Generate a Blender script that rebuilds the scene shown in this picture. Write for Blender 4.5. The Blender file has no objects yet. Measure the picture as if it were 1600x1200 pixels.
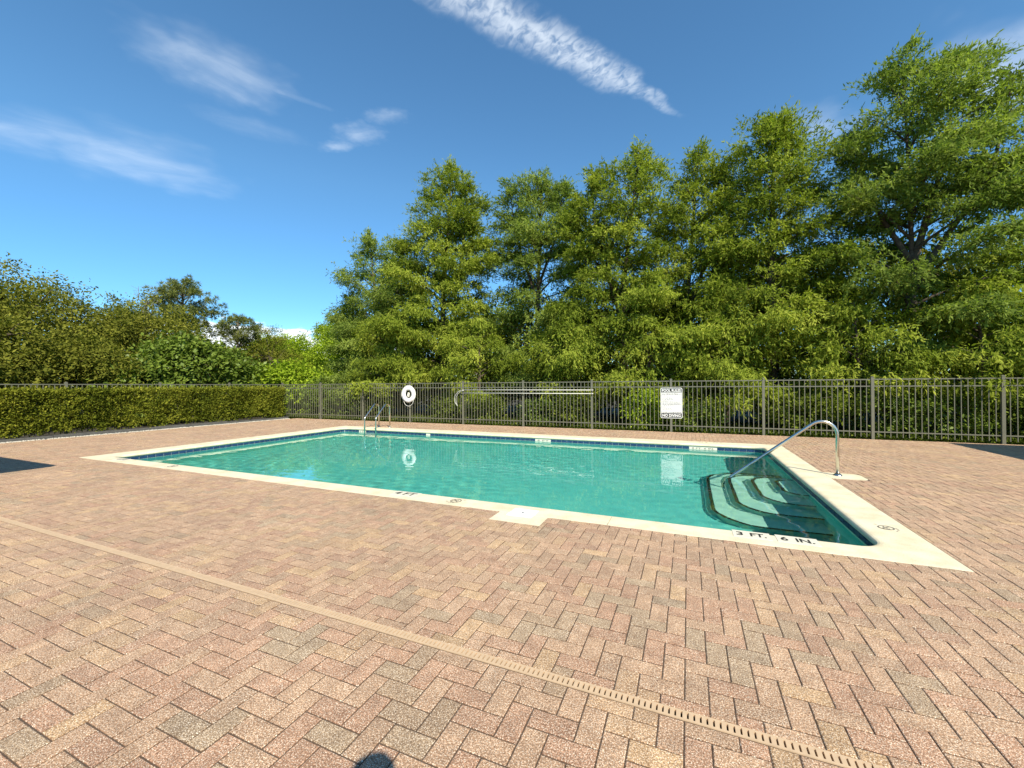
import bpy, math, random
import numpy as np
from mathutils import Vector, Matrix

S = bpy.context.scene
COL = S.collection
R = random.Random(7)
NR = np.random.default_rng(11)
rad = math.radians

# ------------------------------------------------------------------ camera
EYE = Vector((0.0, 0.0, 1.4345))
F_PX, PITCH, ROLL, YAW = 640.92, -0.00421, -0.00546, -0.40567
cd = bpy.data.cameras.new('camera')
cd.sensor_fit = 'HORIZONTAL'; cd.sensor_width = 36.0
cd.lens = 36.0 * F_PX / 1600.0
cd.clip_start = 0.01; cd.clip_end = 2000
cam = bpy.data.objects.new('camera', cd); COL.objects.link(cam)
c, s = math.cos(YAW), math.sin(YAW)
c2, s2 = math.cos(PITCH), math.sin(PITCH)
c3, s3 = math.cos(ROLL), math.sin(ROLL)
xr_v = Vector((c, -s, 0)); yd_v = Vector((s, c, 0)); z_v = Vector((0, 0, 1))
dep_v = c2 * yd_v - s2 * z_v
up_v = s2 * yd_v + c2 * z_v
right = c3 * xr_v + s3 * up_v
upc = c3 * up_v - s3 * xr_v
M = Matrix((right, upc, -dep_v)).transposed().to_4x4()
M.translation = EYE
cam.matrix_world = M
S.camera = cam

# ------------------------------------------------------------------ light
SUN_AZ, SUN_EL = 134.0, 42.0           # compass azimuth from +Y, elevation
W = bpy.data.worlds.new('World'); S.world = W; W.use_nodes = True
S.view_settings.view_transform = 'Standard'
S.view_settings.look = 'None'
S.view_settings.exposure = 0.88
S.view_settings.gamma = 1.0
S.view_settings.use_curve_mapping = False
SKY_STRENGTH = 0.10

sl = bpy.data.lights.new('sun', 'SUN'); sl.energy = 4.2; sl.angle = rad(0.5); sl.color = (1.0, 0.93, 0.79)
so = bpy.data.objects.new('sun', sl); COL.objects.link(so)
sd = Vector((-math.sin(rad(SUN_AZ)) * math.cos(rad(SUN_EL)), -math.cos(rad(SUN_AZ)) * math.cos(rad(SUN_EL)), -math.sin(rad(SUN_EL))))
so.rotation_euler = sd.to_track_quat('-Z', 'Y').to_euler()
so.location = (8, -8, 12)
try: sl.cycles.is_caustics_light = True
except Exception: pass

class NT:
    """small helper for building node trees"""
    def __init__(self, nt): self.nt = nt; self.n = nt.nodes; self.l = nt.links
    def new(self, t, **kw):
        nd = self.n.new(t)
        for k, v in kw.items(): setattr(nd, k, v)
        return nd
    def set(self, sock, v):
        if isinstance(v, bpy.types.NodeSocket): self.l.new(v, sock)
        elif v is not None:
            if hasattr(sock.default_value, '__len__') and not hasattr(v, '__len__'): v = (v,) * len(sock.default_value)
            if hasattr(sock.default_value, '__len__') and len(sock.default_value) == 4 and len(v) == 3: v = (*v, 1)
            sock.default_value = v
    def m(self, op, a, b=None, c=None, clamp=False):
        nd = self.new('ShaderNodeMath', operation=op, use_clamp=clamp)
        self.set(nd.inputs[0], a)
        if b is not None: self.set(nd.inputs[1], b)
        if c is not None: self.set(nd.inputs[2], c)
        return nd.outputs[0]
    def ss(self, v, lo, hi, a=0.0, b=1.0):
        nd = self.new('ShaderNodeMapRange', interpolation_type='SMOOTHSTEP')
        self.set(nd.inputs[0], v)
        for i, q in zip((1, 2, 3, 4), (lo, hi, a, b)): self.set(nd.inputs[i], q)
        return nd.outputs[0]
    def lin(self, v, lo, hi, a=0.0, b=1.0):
        nd = self.new('ShaderNodeMapRange')
        self.set(nd.inputs[0], v)
        for i, q in zip((1, 2, 3, 4), (lo, hi, a, b)): self.set(nd.inputs[i], q)
        return nd.outputs[0]
    def noise(self, vec, scale, detail=2.0, rough=.5, dist=0.0):
        nd = self.new('ShaderNodeTexNoise')
        if vec is not None: self.set(nd.inputs['Vector'], vec)
        nd.inputs['Scale'].default_value = scale; nd.inputs['Detail'].default_value = detail
        nd.inputs['Roughness'].default_value = rough; nd.inputs['Distortion'].default_value = dist
        return nd.outputs[0]
    def mix(self, f, a, b, blend='MIX'):
        nd = self.new('ShaderNodeMix', data_type='RGBA', blend_type=blend)
        self.set(nd.inputs[0], f); self.set(nd.inputs[6], a); self.set(nd.inputs[7], b)
        return nd.outputs[2]
    def ramp(self, f, stops):
        nd = self.new('ShaderNodeValToRGB'); cr = nd.color_ramp
        while len(cr.elements) < len(stops): cr.elements.new(.5)
        for e, (p, col) in zip(cr.elements, stops): e.position = p; e.color = (*col, 1)
        self.set(nd.inputs[0], f); return nd.outputs[0]
    def comb(self, x, y, z):
        nd = self.new('ShaderNodeCombineXYZ')
        for i, q in enumerate((x, y, z)): self.set(nd.inputs[i], q)
        return nd.outputs[0]

def build_world():
    T = NT(W.node_tree); bg = T.n['Background']
    sky = T.new('ShaderNodeTexSky', sky_type='NISHITA', sun_disc=False)
    sky.sun_elevation = rad(SUN_EL); sky.sun_rotation = rad(SUN_AZ)
    sky.altitude = 10; sky.air_density = 1.0; sky.dust_density = 0.0; sky.ozone_density = 2.5
    tc = T.new('ShaderNodeTexCoord'); sp = T.new('ShaderNodeSeparateXYZ'); T.l.new(tc.outputs['Generated'], sp.inputs[0])
    z = T.m('MAXIMUM', sp.outputs[2], 0.03)
    px = T.m('DIVIDE', sp.outputs[0], z); py = T.m('DIVIDE', sp.outputs[1], z)     # a cloud layer seen in perspective
    P = T.comb(px, py, 0.0)
    def local(cx, cy, ang):
        dx = T.m('SUBTRACT', px, cx); dy = T.m('SUBTRACT', py, cy); ca, sa = math.cos(ang), math.sin(ang)
        u = T.m('ADD', T.m('MULTIPLY', dx, ca), T.m('MULTIPLY', dy, sa))
        v = T.m('SUBTRACT', T.m('MULTIPLY', dy, ca), T.m('MULTIPLY', dx, sa))
        return u, v
    masks = []
    # long rippled streak
    u, v = local(-0.262, 1.285, math.atan2(.73, .50))
    wob = T.m('MULTIPLY', T.m('SUBTRACT', T.noise(P, 9, 3), .5), .10)
    vv = T.m('ABSOLUTE', T.m('ADD', v, wob))
    half = T.ss(u, -.1, 0.46, .060, .015)
    edge = T.ss(T.m('DIVIDE', vv, half), .15, 1.5, 1, 0)
    ends = T.m('MULTIPLY', T.ss(u, -.75, -.45), T.ss(u, .30, .47, 1, 0))
    rip = T.noise(T.comb(T.m('MULTIPLY', u, 1.0), T.m('MULTIPLY', v, .62), 0.0), 46, 3, .5, .8)
    big = T.noise(P, 14, 2)
    puff = T.ss(T.m('ADD', T.m('MULTIPLY', rip, .75), T.m('MULTIPLY', big, .35)), .34, .72, .22, 1)
    masks.append(T.m('MULTIPLY', T.m('MULTIPLY', edge, ends), T.m('MULTIPLY', puff, T.ss(u, -.1, .45, .46, .22))))
    def wisp(cx, cy, ang, lu, lv, amt, sc, seed):
        u, v = local(cx, cy, ang)
        rr = T.m('SQRT', T.m('ADD', T.m('POWER', T.m('DIVIDE', u, lu), 2.0), T.m('POWER', T.m('DIVIDE', v, lv), 2.0)))
        n1 = T.noise(T.comb(T.m('ADD', T.m('MULTIPLY', u, .65), seed), T.m('MULTIPLY', v, 1.25), seed), sc, 7, .60, .5)
        n2 = T.noise(T.comb(u, v, seed), 2.2 / lu, 2)
        rr = T.m('ADD', rr, T.m('MULTIPLY', T.m('SUBTRACT', n2, .5), 1.1))
        base = T.ss(rr, .0, 1.35, 1, 0)
        masks.append(T.m('MULTIPLY', T.m('MULTIPLY', base, T.ss(n1, .25, .85, .35, 1)), amt))
    wisp(-1.36, .82, 1.05, .20, .15, .28, 9, 1.0)
    wisp(-1.25, .985, 1.0, .13, .018, .16, 12, 2.0)
    wisp(-2.24, 1.00, .9, .36, .27, .29, 6, 3.0)
    wisp(-2.45, .68, .9, .30, .16, .22, 6, 9.0)
    wisp(-1.19, 1.25, .2, .10, .07, .25, 12, 4.0)
    wisp(-1.02, 1.21, .3, .08, .045, .22, 12, 5.0)
    wisp(-1.33, 1.28, .2, .08, .04, .28, 12, 6.0)
    wisp(-1.54, 1.05, .9, .18, .07, .08, 12, 7.0)
    wisp(.95, 1.85, .9, .34, .16, .45, 6, 8.0)
    wisp(.50, 1.95, .9, .22, .10, .22, 6, 12.0)
    # a bank of white cumulus low on the horizon beyond the left trees
    az = T.m('ARCTAN2', sp.outputs[0], sp.outputs[1])
    nb = T.noise(T.comb(T.m('MULTIPLY', az, 1.0), T.m('MULTIPLY', sp.outputs[2], 2.5), 0.0), 16, 5, .55)
    top = T.m('ADD', .126, T.m('MULTIPLY', T.m('SUBTRACT', nb, .5), .13))
    cum = T.m('MULTIPLY', T.ss(T.m('SUBTRACT', top, sp.outputs[2]), -.004, .012), T.m('MULTIPLY', T.ss(az, -1.30, -1.02), T.ss(az, -.75, -.55, 1, 0)))
    cum = T.m('MULTIPLY', cum, .85)
    col = T.mix(1.0, sky.outputs[0], T.ramp(sp.outputs[2], [(0.0, (.60, .86, 1.02)), (.16, (.66, .88, 1.02)), (.42, (.90, 1.06, 1.06)), (.75, (.92, 1.06, 1.05))]), 'MULTIPLY')
    hs = T.new('ShaderNodeHueSaturation'); hs.inputs['Saturation'].default_value = 1.12
    T.l.new(col, hs.inputs['Color']); col = hs.outputs[0]
    tot = masks[0]
    for mk in masks[1:]: tot = T.m('MAXIMUM', tot, mk)
    tot = T.m('MULTIPLY', tot, T.ss(sp.outputs[2], .05, .2))
    col = T.mix(tot, col, (7.6, 8.0, 8.2))
    col = T.mix(cum, col, (8.6, 8.6, 8.4))
    T.l.new(col, bg.inputs[0]); bg.inputs[1].default_value = SKY_STRENGTH
build_world()

# ------------------------------------------------------------------ materials
def material(name):
    m = bpy.data.materials.new(name); m.use_nodes = True
    T = NT(m.node_tree); return m, T, T.n['Principled BSDF']

def simple(name, col, rough=.6, metal=0.0, var=.0, scale=20, bump=0.0, bscale=200):
    m, T, b = material(name)
    b.inputs['Roughness'].default_value = rough; b.inputs['Metallic'].default_value = metal
    b.inputs['Base Color'].default_value = (*col, 1)
    g = T.new('ShaderNodeNewGeometry')
    if var:
        n = T.noise(g.outputs['Position'], scale, 4, .6)
        T.l.new(T.mix(1.0, col, T.ramp(n, [(.25, (1 - var,) * 3), (.75, (1 + var,) * 3)]), 'MULTIPLY'), b.inputs['Base Color'])
    if bump:
        bp = T.new('ShaderNodeBump'); bp.inputs['Strength'].default_value = bump; bp.inputs['Distance'].default_value = .01
        T.l.new(T.noise(g.outputs['Position'], bscale, 3), bp.inputs['Height']); T.l.new(bp.outputs[0], b.inputs['Normal'])
    return m

def paver_mat():
    m, T, b = material('paver')
    g = T.new('ShaderNodeNewGeometry'); pos = g.outputs['Position']
    at = T.new('ShaderNodeAttribute', attribute_name='tint')
    n1 = T.noise(pos, 125, 3, .7)
    n2 = T.noise(pos, 210, 1, .5)
    n3 = T.noise(pos, 11, 4, .6)
    n4 = T.noise(pos, 1.1, 3, .6)
    col = T.mix(1.0, at.outputs['Color'], T.ramp(n1, [(.32, (.42, .36, .32)), (.47, (.86, .84, .82)), (.56, (1.2, 1.22, 1.25)), (.68, (2.2, 2.4, 2.6))]), 'MULTIPLY')
    fleck = T.ss(n2, .57, .65)
    col = T.mix(T.m('MULTIPLY', fleck, .78), col, (.84, .73, .58))
    col = T.mix(1.0, col, T.ramp(n3, [(.3, (.80, .78, .76)), (.7, (1.16, 1.15, 1.12))]), 'MULTIPLY')
    col = T.mix(1.0, col, T.ramp(n4, [(.3, (.90, .88, .86)), (.7, (1.08, 1.08, 1.06))]), 'MULTIPLY')
    T.l.new(col, b.inputs['Base Color']); b.inputs['Roughness'].default_value = .85
    bp = T.new('ShaderNodeBump'); bp.inputs['Strength'].default_value = .55; bp.inputs['Distance'].default_value = .004
    T.l.new(n1, bp.inputs['Height']); T.l.new(bp.outputs[0], b.inputs['Normal'])
    return m

def concrete_mat(name, col, spots=True):
    m, T, b = material(name)
    g = T.new('ShaderNodeNewGeometry'); pos = g.outputs['Position']
    n1 = T.noise(pos, 90, 3, .6); n2 = T.noise(pos, 3.5, 4, .65); n3 = T.noise(pos, 26, 3, .7)
    cc = T.mix(1.0, col, T.ramp(n1, [(.3, (.86, .84, .80)), (.65, (1.06, 1.06, 1.06))]), 'MULTIPLY')
    cc = T.mix(1.0, cc, T.ramp(n2, [(.3, (.86, .82, .74)), (.6, (1.04, 1.04, 1.04))]), 'MULTIPLY')
    if spots: cc = T.mix(T.ss(n3, .66, .74, 0, .45), cc, (.42, .33, .18))
    T.l.new(cc, b.inputs['Base Color']); b.inputs['Roughness'].default_value = .75
    bp = T.new('ShaderNodeBump'); bp.inputs['Strength'].default_value = .25; bp.inputs['Distance'].default_value = .004
    T.l.new(n1, bp.inputs['Height']); T.l.new(bp.outputs[0], b.inputs['Normal'])
    return m

def leaf_mat(name, c_dark, c_mid, c_light, trans=.30, gloss=.0):
    m = bpy.data.materials.new(name); m.use_nodes = True; T = NT(m.node_tree)
    T.n.remove(T.n['Principled BSDF']); out = T.n['Material Output']
    at = T.new('ShaderNodeAttribute', attribute_name='tint')
    col = T.ramp(at.outputs['Fac'], [(0, c_dark), (.5, c_mid), (1, c_light)])
    d = T.new('ShaderNodeBsdfDiffuse'); T.l.new(col, d.inputs[0])
    t = T.new('ShaderNodeBsdfTranslucent'); T.l.new(T.mix(1.0, col, (1.1, 1.25, .55), 'MULTIPLY'), t.inputs[0])
    mx = T.new('ShaderNodeMixShader'); mx.inputs[0].default_value = trans
    T.l.new(d.outputs[0], mx.inputs[1]); T.l.new(t.outputs[0], mx.inputs[2])
    last = mx.outputs[0]
    if gloss:
        gl = T.new('ShaderNodeBsdfGlossy'); gl.inputs['Roughness'].default_value = .4; gl.inputs[0].default_value = (.9, .95, .8, 1)
        m2 = T.new('ShaderNodeMixShader'); m2.inputs[0].default_value = gloss
        T.l.new(last, m2.inputs[1]); T.l.new(gl.outputs[0], m2.inputs[2]); last = m2.outputs[0]
    T.l.new(last, out.inputs[0]); return m

MT = {}
MT['paver'] = paver_mat()
MT['sand'] = simple('joint_sand', (.085, .054, .032), .95, var=.25, scale=60)
MT['coping'] = concrete_mat('cream_concrete', (.71, .635, .455))
MT['plaster'] = simple('water_tinted_plaster', (.11, .545, .47), .8, var=.06, scale=2.5)  # teal of light absorbed by the water is put into the plaster colour
MT['step_plaster'] = simple('pale_water_tinted_plaster', (.38, .68, .55), .8, var=.06, scale=3)  # steps in shallower water: a weaker absorption tint put into the colour
MT['trim'] = simple('pale_trim', (.72, .76, .62), .7, var=.06, scale=5)
MT['blue_tile'] = simple('blue_tile', (.018, .045, .11), .25, var=.35, scale=9)
MT['grout'] = simple('grout', (.62, .62, .54), .8)
MT['black_tile'] = simple('black_tile', (.012, .014, .016), .25)
MT['white_tile'] = simple('white_tile', (.72, .67, .54), .3, var=.04, scale=8)
MT['black_ink'] = simple('black_print', (.02, .02, .02), .5)
MT['faded_ink'] = simple('faded_print', (.16, .14, .11), .7)
MT['steel'] = simple('stainless_steel', (.60, .57, .50), .22, 1.0, var=.06, scale=30)
MT['fence'] = simple('grey_fence_paint', (.145, .14, .10), .38, var=.06, scale=14)
MT['white_paint'] = simple('white_paint', (.80, .79, .74), .4, var=.04, scale=12)
MT['pole_paint'] = simple('weathered_white_paint', (.58, .57, .50), .5, var=.06, scale=12)
MT['white_plastic'] = simple('white_plastic', (.82, .82, .79), .35, var=.03, scale=20)
MT['rope'] = simple('rope', (.70, .68, .58), .9)
MT['drain'] = simple('drain_plastic', (.53, .375, .23), .6, var=.10, scale=25)
MT['drain_dark'] = simple('drain_channel', (.02, .016, .012), .9)
MT['bark'] = simple('bark', (.085, .062, .042), .9, var=.4, scale=14, bump=.6, bscale=30)
MT['bark_grey'] = simple('pale_bark', (.17, .14, .105), .9, var=.35, scale=14, bump=.5, bscale=30)
MT['soil'] = simple('soil', (.035, .028, .016), .95, var=.5, scale=4, bump=.6, bscale=14)
MT['mulch'] = simple('mulch', (.06, .042, .026), .95, var=.5, scale=25, bump=.8, bscale=60)
MT['edging'] = simple('dark_edging', (.09, .088, .08), .7, var=.3, scale=7)
MT['pebble'] = simple('white_pebble', (.50, .46, .38), .8, var=.15, scale=40)
MT['stucco'] = simple('stucco', (.62, .54, .40), .85, var=.05, scale=6, bump=.3, bscale=90)
MT['shingle'] = simple('roof_shingle', (.12, .10, .085), .9, var=.3, scale=9)
MT['glass'] = simple('window_glass', (.03, .04, .045), .05)
MT['cypress'] = leaf_mat('cypress_needles', (.094, .129, .017), (.234, .284, .035), (.408, .438, .067), .42)
MT['cypress_cool'] = leaf_mat('cypress_needles_grey', (.088, .128, .026), (.205, .266, .050), (.345, .395, .086), .42)
MT['broad'] = leaf_mat('oak_leaves', (.060, .074, .012), (.165, .172, .026), (.285, .275, .045), .32, .0)
MT['vine'] = leaf_mat('vine_leaves', (.060, .095, .014), (.135, .190, .026), (.235, .295, .048), .30, .015)
MT['lime'] = leaf_mat('bright_leaves', (.120, .180, .012), (.270, .360, .026), (.420, .520, .050), .38, .0)
MT['pine'] = leaf_mat('pine_needles', (.040, .055, .014), (.150, .170, .045), (.235, .250, .070), .28)
MT['hedge'] = leaf_mat('hedge_leaves', (.055, .072, .008), (.145, .165, .018), (.285, .285, .036), .25, .0)
MT['under'] = leaf_mat('undergrowth_leaves', (.030, .050, .010), (.120, .155, .022), (.220, .255, .042), .28, .0)

# ------------------------------------------------------------------ mesh helpers
ORG = {}
class MB:
    def __init__(self): self.v = []; self.f = []
    def quad(self, a, b, c_, d): i = len(self.v); self.v += [a, b, c_, d]; self.f.append((i, i + 1, i + 2, i + 3))
    def poly(self, pts): i = len(self.v); self.v += list(pts); self.f.append(tuple(range(i, i + len(pts))))
    def box(self, x0, x1, y0, y1, z0, z1):
        i = len(self.v)
        self.v += [(x0, y0, z0), (x1, y0, z0), (x1, y1, z0), (x0, y1, z0), (x0, y0, z1), (x1, y0, z1), (x1, y1, z1), (x0, y1, z1)]
        self.f += [tuple(i + k for k in q) for q in ((0, 3, 2, 1), (4, 5, 6, 7), (0, 1, 5, 4), (1, 2, 6, 5), (2, 3, 7, 6), (3, 0, 4, 7))]
        return self
    def tube(self, pts, rs, n=8, caps=True):
        pts = [Vector(p) for p in pts]
        if not hasattr(rs, '__len__'): rs = [rs] * len(pts)
        i0 = len(self.v); nrm = None
        for k, p in enumerate(pts):
            d = (pts[min(k + 1, len(pts) - 1)] - pts[max(k - 1, 0)]).normalized()
            if nrm is None:
                nrm = d.orthogonal().normalized()
            else:
                nrm = (nrm - d * nrm.dot(d))
                nrm = nrm.normalized() if nrm.length > 1e-6 else d.orthogonal().normalized()
            bn = d.cross(nrm)
            for j in range(n):
                a = 2 * math.pi * j / n
                q = p + (nrm * math.cos(a) + bn * math.sin(a)) * rs[k]
                self.v.append(tuple(q))
        for k in range(len(pts) - 1):
            for j in range(n):
                a = i0 + k * n + j; b = i0 + k * n + (j + 1) % n
                self.f.append((a, b, b + n, a + n))
        if caps:
            self.f.append(tuple(i0 + j for j in reversed(range(n))))
            e = i0 + (len(pts) - 1) * n; self.f.append(tuple(e + j for j in range(n)))
        return self
    def lathe(self, prof, center=(0, 0, 0), n=20):
        i0 = len(self.v); cx, cy, cz = center
        for r, z in prof:
            for j in range(n):
                a = 2 * math.pi * j / n; self.v.append((cx + r * math.cos(a), cy + r * math.sin(a), cz + z))
        for k in range(len(prof) - 1):
            for j in range(n):
                a = i0 + k * n + j; b = i0 + k * n + (j + 1) % n
                self.f.append((a, b, b + n, a + n))
        return self

def mesh_of(name, mb, mat, smooth=False, org=(0, 0, 0)):
    me = bpy.data.meshes.new(name)
    ox, oy, oz = org
    me.from_pydata([(x - ox, y - oy, z - oz) for x, y, z in mb.v], [], mb.f)
    me.materials.append(mat)
    if smooth: me.polygons.foreach_set('use_smooth', [True] * len(me.polygons))
    me.update(); return me

def link(name, me, parent=None, loc=None, rz=0.0):
    o = bpy.data.objects.new(name, me); COL.objects.link(o)
    if parent is not None:
        o.parent = parent; ORG[o] = ORG[parent]
    else: ORG[o] = Vector((0, 0, 0))
    if loc is not None: o.location = loc
    if rz: o.rotation_euler[2] = rz
    return o

def part(name, mb, mat, parent, smooth=False):
    """mesh part given in world coordinates, child of a thing (or of a part that sits at its thing's origin)"""
    return link(name, mesh_of(name, mb, mat, smooth, ORG[parent]), parent)

def thing(name, label, cat, loc, group=None):
    o = bpy.data.objects.new(name, None); COL.objects.link(o); o.location = loc; o.empty_display_size = .2
    o['label'] = label; o['category'] = cat
    if group: o['group'] = group
    ORG[o] = Vector(loc); return o

def tag(o, label, cat, group=None):
    o['label'] = label; o['category'] = cat
    if group: o['group'] = group
    return o

def struct(name, mb, mat, smooth=False, kind='structure'):
    o = link(name, mesh_of(name, mb, mat, smooth)); o['kind'] = kind; return o

def receiver(o):
    try: o.cycles.is_caustics_receiver = True
    except Exception: pass
    return o

def text_mesh(body, size, mat, bold=.0):
    cu = bpy.data.curves.new('lettering', 'FONT'); cu.body = body; cu.size = size; cu.offset = bold
    cu.align_x = 'CENTER'; cu.align_y = 'CENTER'; cu.resolution_u = 3
    t = bpy.data.objects.new('lettering', cu); COL.objects.link(t)
    dg = bpy.context.evaluated_depsgraph_get()
    me = bpy.data.meshes.new_from_object(t.evaluated_get(dg))
    bpy.data.objects.remove(t); bpy.data.curves.remove(cu)
    me.materials.clear(); me.materials.append(mat); return me

def fit_text(body, w, h, mat, bold=0.0):
    me = text_mesh(body, 1.0, mat, bold)
    co = np.empty(len(me.vertices) * 3); me.vertices.foreach_get('co', co); co = co.reshape(-1, 3)
    lo, hi = co.min(0), co.max(0); co -= (lo + hi) / 2
    co[:, 0] *= w / (hi[0] - lo[0]); co[:, 1] *= h / (hi[1] - lo[1]); co[:, 2] = 0
    me.vertices.foreach_set('co', co.ravel()); me.update(); return me

# ------------------------------------------------------------------ pool dimensions
OX0, OX1, OY0, OY1 = -11.581, 1.992, 4.257, 11.413        # outer edge of the coping
LX0, LX1, LY0, LY1 = -11.12, 1.565, 4.60, 10.945            # lip of the coping
TX0, TX1, TY0, TY1 = LX0 - .035, LX1 + .035, LY0 - .035, LY1 + .035   # face of the pool wall
WATER_Z = -.138
PAD = (1.992, 2.47, 7.66, 8.14)      # handrail pad
BUMP = (-1.985, -1.41, 3.965, 4.257)   # skimmer pad
DRAIN_Y0, DRAIN_Y1 = 1.906, 1.962
DX0, DX1, DY0, DY1 = -16.50, 11.9, -4.0, 13.20

def frame_sheet(mb, x0, x1, y0, y1, hx0, hx1, hy0, hy1, z):
    for a, b, c_, d in ((x0, x1, y0, hy0), (x0, x1, hy1, y1), (x0, hx0, hy0, hy1), (hx1, x1, hy0, hy1)):
        mb.quad((a, c_, z), (b, c_, z), (b, d, z), (a, d, z))
    return mb

g = MB(); frame_sheet(g, -420, 420, -420, 420, OX0 + .1, OX1 - .1, OY0 + .1, OY1 - .1, -.075)
ground = struct('ground', g, MT['soil'])

# ------------------------------------------------------------------ pool deck of herringbone pavers
g = MB(); frame_sheet(g, DX0 - .03, DX1, DRAIN_Y1, 13.42, OX0 + .08, OX1 - .08, OY0 + .08, OY1 - .08, -.0036)
g.quad((DX0 - .03, DY0, -.0036), (DX1, DY0, -.0036), (DX1, DRAIN_Y0, -.0036), (DX0 - .03, DRAIN_Y0, -.0036))
deck = struct('pool_deck', g, MT['sand'])

U = 0.10265; GX, GY = .488, 1.5577 * 1.4345
TINTS = []
def lin(r, g_, b):
    f = lambda q: ((q / 255 + .055) / 1.055) ** 2.4 if q > 10 else q / 255 / 12.92
    return (f(r), f(g_), f(b))
def tint_at(x, y, rr):
    red = .5 + .5 * math.sin(x * .9 + 1.3 * math.sin(y * .7)) * math.cos(y * .8 - .4 * x)
    p = rr.random()
    if p < .13 * (.5 + red): base = (172, 118, 98)
    elif p < .36: base = (188, 145, 118)
    elif p < .52: base = (196, 158, 116)
    elif p < .60: base = (206, 168, 116)
    elif p < .67: base = (146, 128, 104)
    elif p < .695: base = (136, 128, 108)
    else: base = (184, 146, 120)
    j = rr.uniform(.94, 1.05); k = .33
    base = [q * k + w * (1 - k) for q, w in zip(base, (192, 155, 119))]
    return lin(*(q * j * .845 for q in base))

obst = [(OX0, OX1, OY0, OY1), PAD, BUMP, (DX0 - 5, DX1 + 5, DRAIN_Y0 - .003, DRAIN_Y1 + .003)]
def cut(rects, o):
    out = []
    for (a, b, c_, d) in rects:
        if b <= o[0] or a >= o[1] or d <= o[2] or c_ >= o[3]: out.append((a, b, c_, d)); continue
        if a < o[0]: out.append((a, o[0], c_, d))
        if b > o[1]: out.append((o[1], b, c_, d))
        a2, b2 = max(a, o[0]), min(b, o[1])
        if c_ < o[2]: out.append((a2, b2, c_, o[2]))
        if d > o[3]: out.append((a2, b2, o[3], d))
    return out

def paver_geo(w, h, zt, tx, ty, depth=.034):
    """one bevelled paver centred on the origin, top tilted a little"""
    bev = min(.0036, w * .2, h * .2)
    def zz(x, y): return zt + tx * x + ty * y
    a, b = w / 2, h / 2
    o = [(-a, -b), (a, -b), (a, b), (-a, b)]; i = [(-a + bev, -b + bev), (a - bev, -b + bev), (a - bev, b - bev), (-a + bev, b - bev)]
    v = [(x, y, zz(x, y)) for x, y in i] + [(x, y, zz(x, y) - .0022) for x, y in o] + [(x, y, -depth) for x, y in o]
    f = [(0, 1, 2, 3)]
    for k in range(4):
        k2 = (k + 1) % 4
        f.append((4 + k, 4 + k2, k2, k)); f.append((8 + k, 8 + k2, 4 + k2, 4 + k))
    return v, f

def paver_tint(tn):
    """face colour, with the worn and dirty arris darker"""
    return [(*tn, 1)] * 4 + [(tn[0] * .62, tn[1] * .57, tn[2] * .54, 1)] * 8

def set_tint(me, cols):
    at = me.attributes.new('tint', 'FLOAT_COLOR', 'POINT')
    at.data.foreach_set('color', np.asarray(cols, dtype=np.float32).ravel())

def in_view(x, y):
    xr = c * x - s * y; yd = s * x + c * y
    if yd < .9: return False
    X = 800 + F_PX * xr / yd; Y = 611 + F_PX * 1.4345 / yd
    return -40 < X < 1640 and Y < 1240

bricks = []
rp = random.Random(3)
i0, i1 = int((DX0 - GX) / U) - 3, int((DX1 - GX) / U) + 3
j0, j1 = int((DY0 - GY) / U) - 3, int((DY1 - GY) / U) + 3
J = .0023
for i in range(i0, i1):
    for j in range(j0, j1):
        k = (i + j) % 4
        if k == 3: r = (i, i + 2, j, j + 1)
        elif k == 1: r = (i, i + 1, j, j + 2)
        else: continue
        full = (GX + r[0] * U, GX + r[1] * U, GY + r[2] * U, GY + r[3] * U)
        a, b, c_, d = max(full[0], DX0), min(full[1], DX1), max(full[2], DY0), min(full[3], DY1)
        if b - a < .012 or d - c_ < .012: continue
        rects = [(a, b, c_, d)]
        for o in obst: rects = cut(rects, o)
        rc = rp.random()
        tn = tint_at((a + b) / 2, (c_ + d) / 2, rp)
        for q in rects:
            if q[1] - q[0] < .014 or q[3] - q[2] < .014: continue
            bricks.append((q, q == full, k == 3, tn))
# soldier course along the fence
x = DX0
while x < DX1 - .01:
    for yy in (13.203,):
        bricks.append(((x, min(x + U, DX1), yy, 13.40), False, False, tuple(q * 1.05 for q in tint_at(x, yy, rp))))
    x += U

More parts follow.
